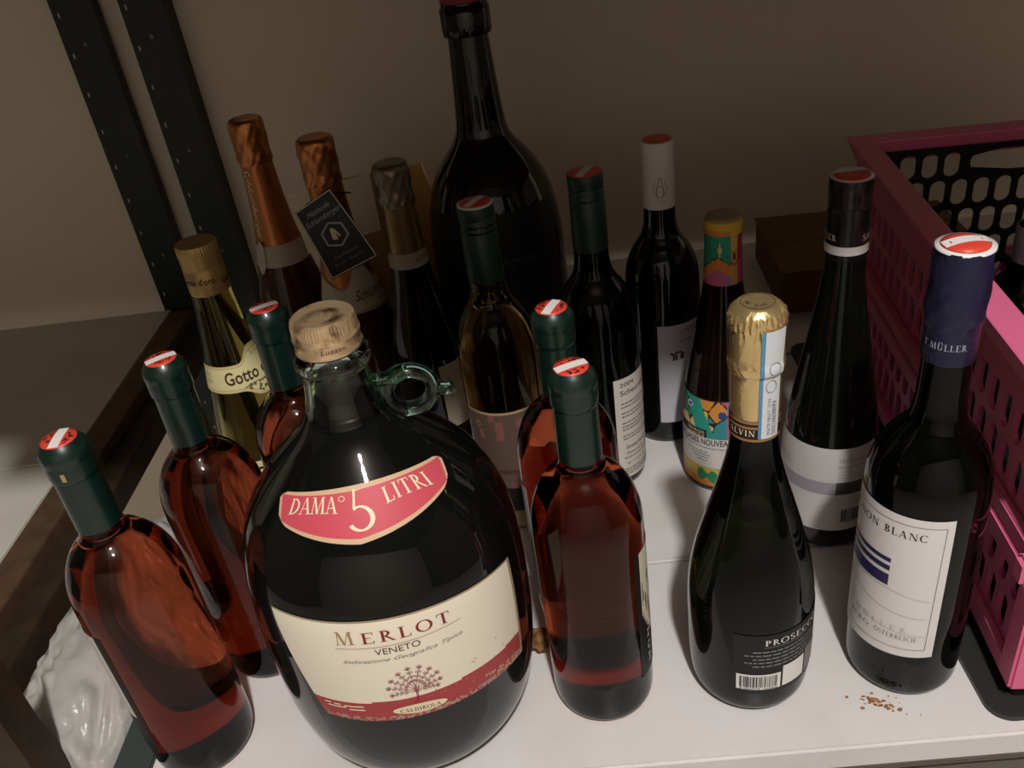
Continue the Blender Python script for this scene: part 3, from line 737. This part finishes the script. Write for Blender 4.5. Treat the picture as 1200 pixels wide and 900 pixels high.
def ci_paint(u, v):
    t = -180+360*u; z = .2108+(.2655-.2108)*v
    if z > .2600: return (.72, .50, .05)
    if z > .2545: return (.72, .25, .08) if t < 20 else (.70, .48, .06)
    if t > 48: return (.42, .04, .10) if z > .232 else (.56, .07, .22)
    if t > 22: return (.70, .48, .08) if z > .242 else ((.08, .03, .03) if ((t-36)**2/150+((z-.236)*900)**2/40) % 1.0 < .22 and z > .226 else (.66, .32, .10))
    apex = .2375-.00022*abs(t+14)
    if abs(t+10) < 6-abs(z-.2425)*900: return (.78, .62, .22)
    if z > apex: return (.02, .30, .15) if (t < -35 and z > .25) else (.03, .36, .20) if (z*700+t*.1) % 6 < 4.2 else (.03, .25, .27)
    if z > apex-.0012: return (.05, .02, .02)
    if z > apex-.011: return (.74, .27, .05)
    return (.62, .14, .28) if t < 10 else (.36, .20, .40)
label(PCI, -180, 180, .2108, .2662, 'paper', ci, nu=90, nv=56, eps=.0003, paint=ci_paint, name='capsule_print')
ring_disc('cap_top', .0140, .2683, 'ink_gold', i_, dome=.0004, th=.001)
def il_paint(u, v):
    t = -100+170*u; z = .006+(.1055-.006)*v
    if z < .0085 or z > .1045: return (.03, .02, .02)
    if z > .064:
        if t < -22 and z < .0735: return (.015, .012, .012)
        if (t+54)**2/22+((z-.095)*900)**2/6 < 1.6: return (.8, .8, .75) if (t+54)**2/22+((z-.095)*900)**2/6 > .7 else (.05, .06, .25)
        if (t-0)**2/22+((z-.0905)*900)**2/8 < 1.6: return (.05, .07, .25)
        x = t+(.1055-z)*-650
        if -62 < x < -36 and t < -4: return (.03, .34, .22) if (x*7) % 20 < 14 else (.02, .38, .36)
        return patch(u*1.6 % 1, (z-.064)/.04*.6, 1.6, .9, line=.02)
    if z > .031: return (.70, .67, .63)
    if -38 < t < 22 and abs((z-.020)*1000-(t+10)*-.06) < 5.0+2.5*math.sin(t*.35): return (.03, .26, .12)
    return (.72, .28, .07) if (t > -5 or z < .017) else (.70, .50, .12) if (t*3+z*3000) % 30 > 8 else (.55, .36, .10)
il = label(P_I, -100, 70, .006, .1055, 'paper', i_, nu=110, nv=80, paint=il_paint)
lettering(P_I, [(bfont('VILLAGES NOUVEAU', 0, .01), -75, 14, .0560, .0575, .0068)], 'ink', il)
lettering(P_I, [(bfont('GEORGES'), -58, -26, .0690, .0685, .0030), (bfont('DUBOEUF'), -54, -26, .0645, .0642, .0032)], 'ink_cream', il)
dashes(P_I, [(-66, 6, .0530, .0010, 0), (-58, -20, .0478, .001, 0), (-50, -18, .0446, .001, 0), (-44, -20, .0414, .001, 0), (-38, -20, .0382, .001, 0)], 'ink_grey', il)

# white capsule bottle
j = bottle_root('red_wine_bottle', .105, .769, 'black wine bottle with white crested screw cap at the back', 'bottle')
P_J = bordeaux(.036, .186, .236, .0143, .30)
lathe('bottle_body', P_J.p, 'dark', j, seg=64)
cj = [(.2490, .0150), (.251, .0152), (.288, .0149), (.2895, .0145), (.291, .0149), (.2935, .0146), (.2950, .0149), (.2985, .0147), (.3000, .0149), (.3090, .0149), (.310, .0146)]
c = lathe('screw_cap', cj, 'white_cap', j, seg=56)
ring_disc('cap_seal', .0122, .3106, 'seal_red', j, dome=.0004)
PJC = Prof([(.25, .0152), (.29, .0149)], 0)
cre = []
for s_ in (-1, 1):
    cre += [[(5+s_*(3+10*math.sin(k*.5)), .2565+.0032*k) for k in range(7)], [(5+s_*14, .262+.001*k) for k in range(6)], [(5+s_*(20+4*math.sin(k)), .2640+.0025*k) for k in range(6)]]
cre += [[(5+12*math.cos(k*PI/6), .2665+.0055*math.sin(k*PI/6)) for k in range(13)], [(-2, .275), (0, .280), (5, .277), (10, .280), (12, .275)]]
curve_print(PJC, cre, .0006, 'ink_grey', c, eps=.0003, name='crest')
jl = label(P_J, -10, 78, .028, .140, 'paper_grey', j, nu=24, nv=8)
lettering(P_J, [(bfont('STEIER'), 24, 58, .129, .129, .0058), (bfont('MARK'), 24, 46, .120, .120, .0036)], 'ink_grey', jl)
bull = [[(12, .106), (18, .110), (26, .1095), (30, .106)], [(14, .106), (13, .101)], [(18, .107), (17.5, .1015)], [(25, .107), (26, .1015)], [(28, .1065), (28.5, .102)], [(12, .1075), (9, .110)]]
curve_print(P_J, bull, .0022, 'ink_brown', jl, name='bull_emblem')
quadstrip(P_J, [(26, 50, .0615, .0620), (26, 50, .0535, .0540)], 'ink_grey', jl, name='rule')
lettering(P_J, [(bfont('13,0'), 28, 44, .0555, .0555, .0042), (bfont('0,75 l'), 28, 46, .070, .070, .0038)], 'ink_grey', jl)

# Scheurebe
k_ = bottle_root('white_wine_bottle', .036, .705, 'black wine bottle with green screw cap and typed cream back label', 'bottle')
P_K = bordeaux(.0372, .183, .2330, .0148, .30)
lathe('bottle_body', P_K.p, 'dgreen', k_, seg=72)
def screwcap(root, zb, zt, r_, mat):
    return lathe('screw_cap', [(zb, r_), (zb+.002, r_*1.01), (zt-.023, r_*.99), (zt-.0215, r_*.93), (zt-.020, r_*.99), (zt-.0165, r_*.94), (zt-.015, r_*.99), (zt-.0115, r_*.93), (zt-.010, r_*.99), (zt-.001, r_*.985), (zt, r_*.95)], mat, root, seg=56)
screwcap(k_, .2440, .3110, .0153, 'cap_green2')
seal(k_, .3110, .0140, 64, stripe=.26, text=False)
kl = label(P_K, 15, 105, lambda u: .0125, lambda u: .1265, 'paper', k_, nu=30, nv=8, paint=lambda u, v: (.68, .62, .54))
lettering(P_K, [(bfont('2004'), 24, 48, .1175, .1175, .0048), (bfont('Scheurebe'), 24, 80, .1085, .1085, .0058), (bfont('Steierland'), 28, 68, .0470, .0470, .0046), (bfont('Österreich'), 28, 62, .0405, .0405, .0030), (bfont('alc 11,5 % vol'), 28, 66, .0288, .0288, .0030), (bfont('0,75 l'), 72, 90, .0400, .0400, .0034)], 'ink', kl)
dashes(P_K, [(24, 84, z, .0016, 0) for z in (.0985, .0945, .0880, .0840, .0765, .0725, .0690, .0620, .0585, .0360, .0225, .0195, .0165)], 'ink_grey', kl)

# amber bottle
m_ = bottle_root('white_wine_bottle', -.054, .658, 'amber clear glass wine bottle with long green screw cap in the middle', 'bottle')
P_M = bordeaux(.0350, .195, .2420, .0146, .30)
lathe('bottle_body', P_M.p, 'amber', m_, seg=72)
screwcap(m_, .2490, .3140, .0149, 'cap_green2')
seal(m_, .3140, .0125, 59, rim=.0145, stripe=.26, text=False)
def ml_paint(u, v):
    z = .03+.105*v
    if v > .985: return (.50, .33, .16)
    if z < .052: return (.012, .010, .010)
    if .068 < z < .073: return (.10, .045, .04)
    return (.13, .085, .065) if hs(int(u*14)+int(v*11)*17) > .08 else (.26, .10, .08)
ml = label(P_M, -70, 70, .030, .1365, 'paper', m_, nu=60, nv=46, paint=ml_paint)
curve_print(P_M, [[(-48+4*math.cos(k*PI/5), .123+.003*math.sin(k*PI/5)) for k in range(11)], [(34+3*math.cos(k*PI/5), .117+.004*math.sin(k*PI/5)) for k in range(11)], [(-46, .117), (-44, .109)], [(33, .112), (31, .104)]], .0013, 'ink_gold', ml, name='ornament')
label(P_M, -60, 60, .006, .0285, 'paper', m_, nu=30, nv=8, paint=lambda u, v: (.35, .27, .12) if v < .86 else (.05, .04, .03), name='foot_label')

# Gotto bottle
p_ = bottle_root('white_wine_bottle', -.265, .62, 'pale yellow wine bottle with tan screw cap and cream neck label', 'bottle')
P_P = Prof([(0, .034), (.0015, .037), (.006, .0395), (.014, .0402), (.06, .0402), (.10, .0400), (.15, .0355), (.203, .0272), (.2545, .0187), (.2865, .0150), (.32, .0146)], 2)
lathe('bottle_body', P_P.p, 'pale', p_, seg=72)
cpp = [(.2855, .0157), (.287, .0159), (.305, .0156), (.3060, .0152), (.3072, .0156), (.3090, .0152), (.3105, .0156), (.3135, .0153), (.3150, .0157), (.3165, .0153), (.3175, .0158), (.3235, .0158), (.325, .0153)]
c = lathe('screw_cap', cpp, 'tan_cap', p_, seg=180, wob=lambda r_, z, a: (r_-(.0003 if z > .317 and math.sin(a*48) > 0 else 0), z), smooth_ang=60)
PPC = Prof([(.285, .0158), (.307, .0157)], 0)
lettering(PPC, [(bfont("Gotto d'oro", 0, .012), -88, 18, .2955, .2955, .0052), (bfont("Gotto d'oro", 0, .012), 36, 150, .2920, .2920, .0052)], 'ink', c, eps=.0003)
def gl_hi(u): return .2275+.0125*math.exp(-((u-.60)/.13)**4)
def gl_lo(u): return .2045-.0085*math.exp(-((u-.60)/.15)**4)
def pl_paint(u, v):
    e = min(v, 1-v)
    if e < .05: return (.60, .50, .22)
    if .08 < e < .11: return (.45, .36, .12)
    return (.74, .66, .34)
pl = label(P_P, -92, 135, gl_lo, gl_hi, 'paper', p_, nu=80, nv=36, paint=pl_paint, eps=.0005)
lettering(P_P, [(bfont("Gotto d'oro", 0, .02), -30, 96, .2115, .2125, .0112)], 'ink_brown', pl)
lettering(P_P, [(bfont('2014'), 30, 48, .2305, .2305, .0038), (bfont('VINO'), -78, -60, .2185, .2185, .003), (bfont('ITALIA'), -78, -58, .2130, .2130, .003)], 'ink_gold', pl)
V, F = [], []
for n in range(34):
    t = random.uniform(8, 74); z = .2085-random.random()**.7*.0085-(0 if 22 < t < 60 else -.002); rr0 = random.uniform(.0007, .0013); b = len(V); rl = P_P.radius(z)
    for k in range(6): V.append(P_P.at(rad(t)+rr0*math.cos(k*PI/3)/rl, P_P.s_of_z(z)+rr0*math.sin(k*PI/3), .0008))
    F.append(tuple(range(b, b+6)))
gv_ = mesh_obj('grape_print', V, F, 'ink_green', pl)
curve_print(P_P, [[(0+70*k/10, .2068+.002*math.sin(k*.5)) for k in range(11)]], .0007, 'ink_brown', pl, name='rule')
l2 = label(P_P, -60, 110, .045, .142, 'paper', p_, nu=40, nv=8, paint=lambda u, v: (.74, .66, .36) if v < .94 else (.35, .28, .10), name='body_label')
lettering(P_P, [(bfont('GOTTO', 0, .02), -22, 60, .125, .125, .012)], 'ink', l2)

# ================================================================== SPARKLING BOTTLES AT THE BACK
def sparkling(name, x, y, zs, rs, lab, body, top, sleeve, seed, zsl=.19, ztop=.288):
    r = bottle_root(name, x, y, lab, 'bottle')
    pts = [(0, .034), (.0015, .039), (.007, .0430), (.018, .044), (.06, .044), (.095, .0437), (.12, .0415), (.1475, .0363), (.175, .0295), (.199, .0240), (.225, .0205), (.25, .0185), (.28, .0168), (.30, .0160), (.325, .0160)]
    pf = Prof([(z*zs, r_*rs) for z, r_ in pts], 2)
    lathe('bottle_body', pf.p, body, r, seg=64)
    SL = [(zsl+(ztop+.004-zsl)*k/8) for k in range(9)]
    lathe('foil_sleeve', [(z*zs, (pf.radius(z*zs)+.0006)) for z in SL], sleeve, r, seg=64)
    t = [(ztop, .0178), (ztop+.003, .0186), (ztop+.012, .0181), (.312, .0184), (.322, .0188), (.330, .0186), (.3335, .0172), (.335, .0145)]
    def wob(r_, z, a):
        return r_+.0005*math.sin(a*5+seed+z*260)+.0005*math.sin(a*11-z*330+seed)*(1 if z < .325*zs else .3), z+.0008*math.sin(a*4+seed)*(1 if z < .3*zs else 0)
    fo_ = lathe('cork_foil', [(z*zs, r_*rs) for z, r_ in chaikin(t, 1)], top, r, seg=72, wob=wob, smooth_ang=70)
    return r, pf
r1, pf1 = sparkling('sparkling_wine_bottle', -.304, .934, 1.0, 1.0, 'copper foiled sparkling bottle with white neck band furthest back left', 'champ', 'copper', 'copper', 1.2)
bd = label(pf1, -180, 180, lambda u: .1745, lambda u: .1985, 'paper', r1, nu=60, nv=6, eps=.0012, paint=lambda u, v: (.50, .44, .36) if .08 < v < .92 else (.38, .30, .2), name='neck_band')
label(pf1, -66, -42, lambda u: .1670+.012*abs(u*2-1)**2, lambda u: .2040-.008*abs(u*2-1)**2, 'paper', bd, nu=14, nv=10, eps=.0026, paint=lambda u, v: (.55, .49, .40), name='band_bow')
lettering(pf1, [(bfont('Schlumberger', .4), -52, -52, .286, .204, .0085)], 'ink_cream', r1, eps=.0012, vertical=True)
r2, pf2 = sparkling('sparkling_wine_bottle', -.2145, .847, .985, 1.0, 'copper foiled sparkling bottle with black tag hung on its neck', 'champ', 'copper', 'copper', 3.0, zsl=.165)
lab2 = label(pf2, -75, 92, lambda u: .1480+.003*math.sin(u*PI), lambda u: .182+.012*(1-min(1, u*3))+.034*math.exp(-((u-.62)/.12)**2)-.004*math.exp(-((u-.3)/.2)**2), 'paper', r2, nu=64, nv=14, eps=.0014, paint=lambda u, v: (.42, .33, .2) if min(v, 1-v) < .04 or u > .985 else (.56, .50, .40))
lettering(pf2, [(bfont('Schlumberger', .45), 4, 104, .1640, .1640, .0115)], 'ink_brown', lab2, eps=.0020)
lettering(pf2, [(bfont('BRUT'), 48, 80, .1560, .1560, .0055), (bfont('1842'), 20, 40, .1960, .1960, .0045)], 'ink_gold', lab2, eps=.0020)
r3, pf3 = sparkling('sparkling_wine_bottle', -.139, .801, .925, .93, 'dark sparkling bottle with crumpled silver foil beside the largest bottle', 'dark', 'silver_foil', 'bronze_foil', 5.5, zsl=.235, ztop=.292)
b3 = label(pf3, -180, 180, .2085, .2240, 'paper', r3, nu=40, nv=6, eps=.0010, paint=lambda u, v: (.36, .32, .24), name='neck_band')
lettering(pf3, [(bfont('KATTUS'), 20, 80, .2135, .2135, .0060)], 'ink_brown', b3, eps=.0014)
label(pf3, 10, 100, .030, .105, 'paper', r3, nu=24, nv=6, paint=lambda u, v: (.42, .37, .27))

# black tag hung on the neck of the copper bottle
C4 = [Vector((-.2418, .812, .2683)), Vector((-.2047, .822, .285)), Vector((-.1681, .80, .2187)), Vector((-.2164, .790, .2037))]  # TL TR BR BL
nrm = (C4[1]-C4[0]).cross(C4[3]-C4[0]).normalized()
if nrm.y > 0: nrm = -nrm
def tagp(u, v, e=0.0):       # u across, v from top down
    a = C4[0].lerp(C4[1], u); b_ = C4[3].lerp(C4[2], u)
    return a.lerp(b_, v)+nrm*(e-0.004*math.sin(v*PI)*1.0)
tg = tag(empty('neck_tag', C4[3]), 'black card tag with silver hexagon emblem hung on a bottle neck', 'tag')
def T(p): return p-C4[3]
V, F = [], []; NU, NV = 4, 10
for e in (0, -.0008):
    for b_ in range(NV+1):
        for a in range(NU+1): V.append(T(tagp(a/NU, b_/NV, e)))
st_ = (NU+1)*(NV+1)
for b_ in range(NV):
    for a in range(NU):
        k = b_*(NU+1)+a; F.append((k, k+1, k+NU+2, k+NU+1)); F.append((st_+k, st_+k+NU+1, st_+k+NU+2, st_+k+1))
card = mesh_obj('card', V, F, 'tag', tg)
def tag_print(items, mat, name, lines=(), wd=.0008):
    V, F = [], []
    W_ = (C4[1]-C4[0]).length; H_ = (C4[3]-C4[0]).length
    for (gl_, u0, u1, v0, hh) in items:
        gv, gf, gw = gl_; b = len(V)
        for x, y in gv: V.append(T(tagp(u0+(u1-u0)*x/gw, v0-y*hh, .0006)))
        F += [tuple(b+i for i in f_) for f_ in gf]
    for pl_ in lines:
        for (a, b_) in zip(pl_[:-1], pl_[1:]):
            dx, dy = (b_[0]-a[0])*W_, (b_[1]-a[1])*H_; L = math.hypot(dx, dy) or 1e-9; nx, ny = -dy/L*wd/2/W_, dx/L*wd/2/H_; b = len(V)
            for (p, s_) in ((a, -1), (b_, -1), (b_, 1), (a, 1)): V.append(T(tagp(p[0]+s_*nx, p[1]+s_*ny, .0006)))
            F.append((b, b+1, b+2, b+3))
    mesh_obj(name, V, F, mat, card)
tag_print([], 'ink_white', 'border_line', [[(.02+.96*k/4, .012) for k in range(5)], [(.98, .012+.97*k/10) for k in range(11)], [(.98-.96*k/4, .982) for k in range(5)], [(.02, .982-.97*k/10) for k in range(11)]])
hexa = [(.52+.28*math.sin(k*PI/3), .50-.165*math.cos(k*PI/3)) for k in range(7)]
tag_print([], 'ink_silver', 'hexagon', [hexa], .0016)
tag_print([], 'ink_cream', 'sheaf', [[(.50, .41), (.44, .55)], [(.52, .41), (.52, .57)], [(.54, .43), (.60, .55)], [(.51, .42), (.48, .57)]], .0016)
tag_print([(bfont('Méthode', .45), .20, .80, .165, .07), (bfont('Schlumberger', .45), .06, .95, .27, .075)], 'ink_silver', 'lettering')
tag_print([(bfont('Reifezeit', .4), .22, .78, .79, .045), (bfont('in der Flasche', .4), .18, .84, .88, .04)], 'ink_grey', 'lettering')
cord = tube('cord', [T(tagp(.08, .05, -.001)), T(Vector((-.238, .852, .262))), T(Vector((-.214, .872, .266))), T(Vector((-.192, .852, .268))), T(tagp(.9, .03, -.001))], [(.0008, .0008)]*5, 'tag', tg, seg=6)

# gold gift box behind the sparkling bottles
gb = tag(empty('gift_box', (-.20, .93, 0)), 'open gold foil gift box behind the tagged and silver foiled bottles', 'box')
def panel(name, pts, mat, th=.0016):
    V = [Vector(p)-Vector((-.20, .93, 0)) for p in pts]; n = (V[1]-V[0]).cross(V[2]-V[0]).normalized()*th
    V = V+[v+n for v in V]
    o = mesh_obj(name, V, [(0, 1, 2, 3), (7, 6, 5, 4), (0, 4, 5, 1), (1, 5, 6, 2), (2, 6, 7, 3), (3, 7, 4, 0)], mat, gb); return o
panel('back_panel', [(-.232, .925, 0), (-.128, .945, 0), (-.128, .945, .2600), (-.232, .925, .2585)], 'gold_card')
panel('side_panel', [(-.128, .945, 0), (-.118, .905, 0), (-.118, .905, .246), (-.128, .945, .2600)], 'gold_card')
panel('flap', [(-.268, .912, .185), (-.185, .930, .195), (-.185, .930, .2600), (-.274, .910, .2560)], 'tissue')

# largest bottle
L_ = bottle_root('large_wine_bottle', -.055, .90, 'very large black wine bottle towering at the back centre', 'bottle')
P_L = Prof([(0, .062), (.002, .067), (.008, .071), (.02, .0725), (.08, .0727), (.15, .0727), (.19, .0722), (.228, .0672), (.252, .0590), (.270, .0490), (.284, .0365), (.297, .0275), (.312, .0248), (.35, .0222), (.394, .0198)], 2)
lathe('bottle_body', P_L.p+[(.3945, .0235), (.397, .0243), (.418, .0243), (.4205, .0228), (.424, .0222)], 'dark', L_, seg=80)
lathe('cork_seal', [(.4245, .0218), (.428, .0225), (.455, .0225), (.458, .0205)], 'ink_red', L_, seg=48)
lb = label(P_L, -70, 60, .06, .2320, 'black_label', L_, nu=40, nv=10, paint=lambda u, v: (.030, .028, .026) if v > .985 else (.006, .006, .006))
label(P_L, -14, -6, .228, .2385, 'paper', lb, nu=4, nv=4, eps=.0012, paint=lambda u, v: (.40, .33, .28), name='paper_scrap', cut=lambda u, v: v < abs(u-.5)*1.6)
lettering(P_L, [(bfont('Sandberger', .3), -22, 34, .1780, .1780, .011), (bfont('LAGENE', 0), -20, 22, .1300, .1300, .0075)], 'ink_dim', lb, eps=.0009)

# ================================================================== CRATE
CX, CY, CROT = .281, .394, rad(-5.0)
CW, CD, CHT = .36, .480, .250
cr_ = tag(empty('folding_crate', (CX, CY, 0), CROT), 'pink perforated folding plastic crate on the right', 'crate')
Z0 = .018
MIDZ = .118
def side_x(name, x, y0, y1, z0, z1, holes, nx, ny, mat='pink', th=.004, parent=None):      # wall in the y-z plane
    mx = Matrix.Translation((x, y0, z0)) @ Matrix.Rotation(PI/2, 4, 'Z')
    return perforated(name, nx, ny, (y1-y0)/nx, (z1-z0)/ny, holes, -th, mat, parent or cr_, mx, True)
def side_y(name, y, x0, x1, z0, z1, holes, nx, ny, mat='pink', th=.004, parent=None):
    return perforated(name, nx, ny, (x1-x0)/nx, (z1-z0)/ny, holes, th, mat, parent or cr_, Matrix.Translation((x0, y, z0)), True)
def stag(nx, ny, cw, chh, margin=1):
    def h_(i, j):
        if i < margin or i >= nx-margin: return None
        return (cw*.33, chh*.42, cw*.0 if j % 2 else 0.0, 0)
    return h_
# left wall upper half and lower half
nx = 22; ly = CD
cwu = (ly-.02)/nx
for (xx, nm) in ((0.004, 'side_wall'), (CW, 'side_wall')):
    side_x(nm, xx, .01, ly-.01, .136, .2060, stag(nx, 2, cwu, .035), nx, 2)
    box('upper_band', xx-.004, xx, .01, ly-.01, .206, .2268, 'pink', cr_)
    side_x('lower_side_wall', xx, .01, ly-.01, .034, .1060, stag(nx, 2, cwu, .036), nx, 2)
    xa, xb = (xx-.0055, xx+.0005) if nm and xx < .1 else (xx-.0045, xx+.0015)
    box('hinge_rail', xa-.003 if xx < .1 else xa, xb, .004, ly-.004, .1055, .1215, 'pink', cr_, .0012)
    box('hinge_rail', xa-.0015 if xx < .1 else xa, xb, .004, ly-.004, .1225, .1365, 'pink', cr_, .0012)
    box('base_rail', xa, xb, .002, ly-.002, Z0, .0345, 'pink', cr_, .001)
for (yy, nm) in ((0.0, 'end_wall'), (ly-.004, 'end_wall')):
    nxe = 16; cwe = (CW-.02)/nxe
    def hole_end(i, j, nxe=nxe, cwe=cwe):
        if i < 1 or i >= nxe-1: return None
        if j == 4 and 5 <= i <= 10: return (cwe*.49, .0135, 0, 0)
        if i in (5, 10) and j == 3: return None
        return (cwe*.33, .0145, 0, 0)
    side_y(nm, yy, .01, CW-.01, .036, .1200, hole_end, nxe, 3)
    box('base_rail', .002, CW-.002, yy-.001, yy+.005, Z0, .0365, 'pink', cr_, .001)
for (x, y) in ((-.002, -.002), (CW-.018, -.002), (-.002, ly-.018), (CW-.018, ly-.018)):
    box('corner_post', x, x+.020, y, y+.020, Z0, .2270, 'pink', cr_, .002)
for (y) in (.0, ly-.02):
    box('hinge_lug', -.0095, .004, y+.001, y+.017, .112, .132, 'pink', cr_, .003)
# rim: four sloping bands with a flat top
def rim_frame():
    o_ = [(-.012, -.012), (CW+.012, -.012), (CW+.012, ly+.012), (-.012, ly+.012)]
    i2 = [(.012, .012), (CW-.012, .012), (CW-.012, ly-.012), (.012, ly-.012)]
    lo_ = [(-.002, -.002), (CW+.002, -.002), (CW+.002, ly+.002), (-.002, ly+.002)]
    il_ = [(.006, .006), (CW-.006, .006), (CW-.006, ly-.006), (.006, ly-.006)]
    V = [(x, y, .2265) for x, y in lo_]+[(x, y, CHT) for x, y in o_]+[(x, y, CHT) for x, y in i2]+[(x, y, .2265) for x, y in il_]
    F = []
    for a, b_ in ((0, 4), (4, 8), (8, 12), (12, 0)):
        for k in range(4): F.append((a+k, a+(k+1) % 4, b_+(k+1) % 4, b_+k))
    o = mesh_obj('rim', V, F, 'pink', cr_)
    bv = o.modifiers.new('bevel', 'BEVEL'); bv.width = .002; bv.segments = 2
rim_frame()
# black liner crate nested inside
ir = tag(empty('inner_crate', (CX, CY, 0), CROT), 'black perforated plastic crate nested inside the pink crate', 'crate')
g_ = .0125
nxe = 16; cwe = (CW-2*g_)/nxe; rz = .222/7
for yy in (g_, ly-g_-.003):
    ew = side_y('end_wall', yy, g_, CW-g_, .016, .016+6*rz, lambda i, j: (cwe*.37, rz*.43, 0, 0) if 1 <= i < nxe-1 else None, nxe, 6, 'black_plastic', .003, ir)
    side_y('end_wall_top', yy, g_, g_+4*cwe, .016+6*rz, .238, lambda i, j: (cwe*.37, rz*.40, 0, -.002) if i >= 1 else None, 4, 1, 'black_plastic', .003, ew)
    side_y('handle_panel', yy, g_+4*cwe, g_+12*cwe, .016+6*rz, .238, lambda i, j: (cwe*3.7, .0115, 0, -.001), 1, 1, 'black_plastic', .003, ew)
    side_y('end_wall_top', yy, g_+12*cwe, CW-g_, .016+6*rz, .238, lambda i, j: (cwe*.37, rz*.40, 0, -.002) if i < 3 else None, 4, 1, 'black_plastic', .003, ew)
for xx in (g_+.003, CW-g_):
    side_x('side_wall', xx, g_+.004, ly-g_-.004, .016, .238, lambda i, j: (.007, .0135, 0, 0) if 1 <= i < 19 and j < 5 else None, 20, 6, 'black_plastic', .003, ir)
box('base', .004, CW-.004, .004, ly-.004, .005, .0170, 'black_plastic', ir, .001)

# dark tray under the crates
def rounded_slab(name, x0, x1, y0, y1, z0, z1, r, mat):
    pts = []
    for (cx, cy, a0) in ((x1-r, y1-r, 0), (x0+r, y1-r, 90), (x0+r, y0+r, 180), (x1-r, y0+r, 270)):
        for k in range(9): a = rad(a0+90*k/8); pts.append((cx+r*math.cos(a), cy+r*math.sin(a)))
    n = len(pts); V = [(x, y, z0) for x, y in pts]+[(x, y, z1) for x, y in pts]
    F = [tuple(range(n))[::-1], tuple(range(n, 2*n))]+[(k, (k+1) % n, n+(k+1) % n, n+k) for k in range(n)]
    return mesh_obj(name, V, F, mat)
tag(rounded_slab('tray', .2665, .70, .381, .895, 0.0, .0045, .016, 'tray'), 'dark flat tray with rounded corners under the crates', 'tray')

# bottle standing in the crates, only its pale cap showing
z_ = bottle_root('wine_bottle', .415, .70, 'bottle with pale cap standing inside the black crate', 'bottle')
z_.location.z = .017
P_Z = bordeaux(.036, .12, .165, .0143, .20)
lathe('bottle_body', P_Z.p, 'dark', z_, seg=48)
lathe('screw_cap', [(.168, .0150), (.198, .0149), (.2, .0144)], 'paper_grey', z_, seg=40)

# brown carton by the wall
cb = tag(empty('carton_box', (.28, .975, 0), rad(-3)), 'low brown cardboard box at the back wall behind the crate', 'box')
box('carton_body', 0, .24, 0, .17, 0, .056, 'carton', cb, .001)
box('carton_flap', -.002, .242, -.002, .084, .0563, .0583, 'carton', cb)
box('carton_flap', -.002, .242, .086, .172, .0563, .0583, 'carton', cb)

# ================================================================== PLASTIC BAG
def bag():
    from mathutils import noise
    bm = bmesh.new(); bmesh.ops.create_icosphere(bm, subdivisions=6, radius=1.0)
    for v in bm.verts:
        c = v.co.copy()
        e = Vector([math.copysign(abs(k)**.62, k) for k in c])
        p = Vector((e.x*.061, e.y*.190, e.z*.150))
        g = Vector((p.x*30+p.y*13, p.y*17-p.x*9, p.z*22)); wp = Vector((noise.noise(p*12), noise.noise(p*12+Vector((5, 5, 5))), noise.noise(p*12-Vector((4, 1, 2)))))*1.3
        n1 = 1-2*abs(noise.noise(g+wp)); n2 = 1-2*abs(noise.noise(g*2.3+wp*1.7+Vector((9, 2, 4)))); n3 = noise.noise(p*8+Vector((3, 1, 7))); n4 = 1-2*abs(noise.noise(g*4.6+wp*2+Vector((1, 7, 3))))
        d = c.normalized(); p += Vector((d.x*.35, d.y*.6, d.z))*(.013*n1+.0085*n2+.0042*n4+.012*n3)
        p.z = max(p.z, -.165)
        v.co = p
    me = bpy.data.meshes.new('plastic_bag'); bm.to_mesh(me); bm.free(); me.materials.append(MT['bag'])
    me.polygons.foreach_set('use_smooth', [True]*len(me.polygons))
    o = bpy.data.objects.new('plastic_bag', me); COL.objects.link(o); o.location = (-.446, .590, -.168)
    return tag(o, 'crumpled translucent white plastic bag stuffed in the gap between the shelves', 'bag')
bag()

# ================================================================== SMALL THINGS ON THE SHELF
def crumbs():
    V, F = [], []
    for n in range(46):
        a = random.gauss(0, 1); b_ = random.gauss(0, 1)
        x = .199+.010*a; y = .4045-.0055*a*.8+.0035*b_; s = random.uniform(.0004, .0015)
        b = len(V)
        for k in range(5): an = 2*PI*k/5+random.random(); V.append((x+s*1.3*math.cos(an), y+s*math.sin(an), .0002))
        V.append((x, y, .0003+s*.7))
        for k in range(5): F.append((b+k, b+(k+1) % 5, b+5))
    return tag(mesh_obj('rust_crumbs', V, F, 'rust'), 'orange rust crumbs on the white shelf before the navy capped bottle', 'rust', kind='stuff')
crumbs()
def husk():
    from mathutils import noise
    bm = bmesh.new(); bmesh.ops.create_icosphere(bm, subdivisions=4, radius=1)
    for v in bm.verts:
        n = noise.noise(v.co*2.5); r = 1+.35*n
        v.co = Vector((v.co.x*.014*r, v.co.y*.010*r, (v.co.z*.008*r)))
        v.co.z = max(v.co.z, -.0075)
    me = bpy.data.meshes.new('dried_husk'); bm.to_mesh(me); bm.free(); me.materials.append(MT['husk'])
    o = bpy.data.objects.new('dried_husk', me); COL.objects.link(o); o.location = (-.040, .484, .0077)
    tag(o, 'small dry brown husk on the shelf between demijohn and rosé bottle', 'husk')
husk()
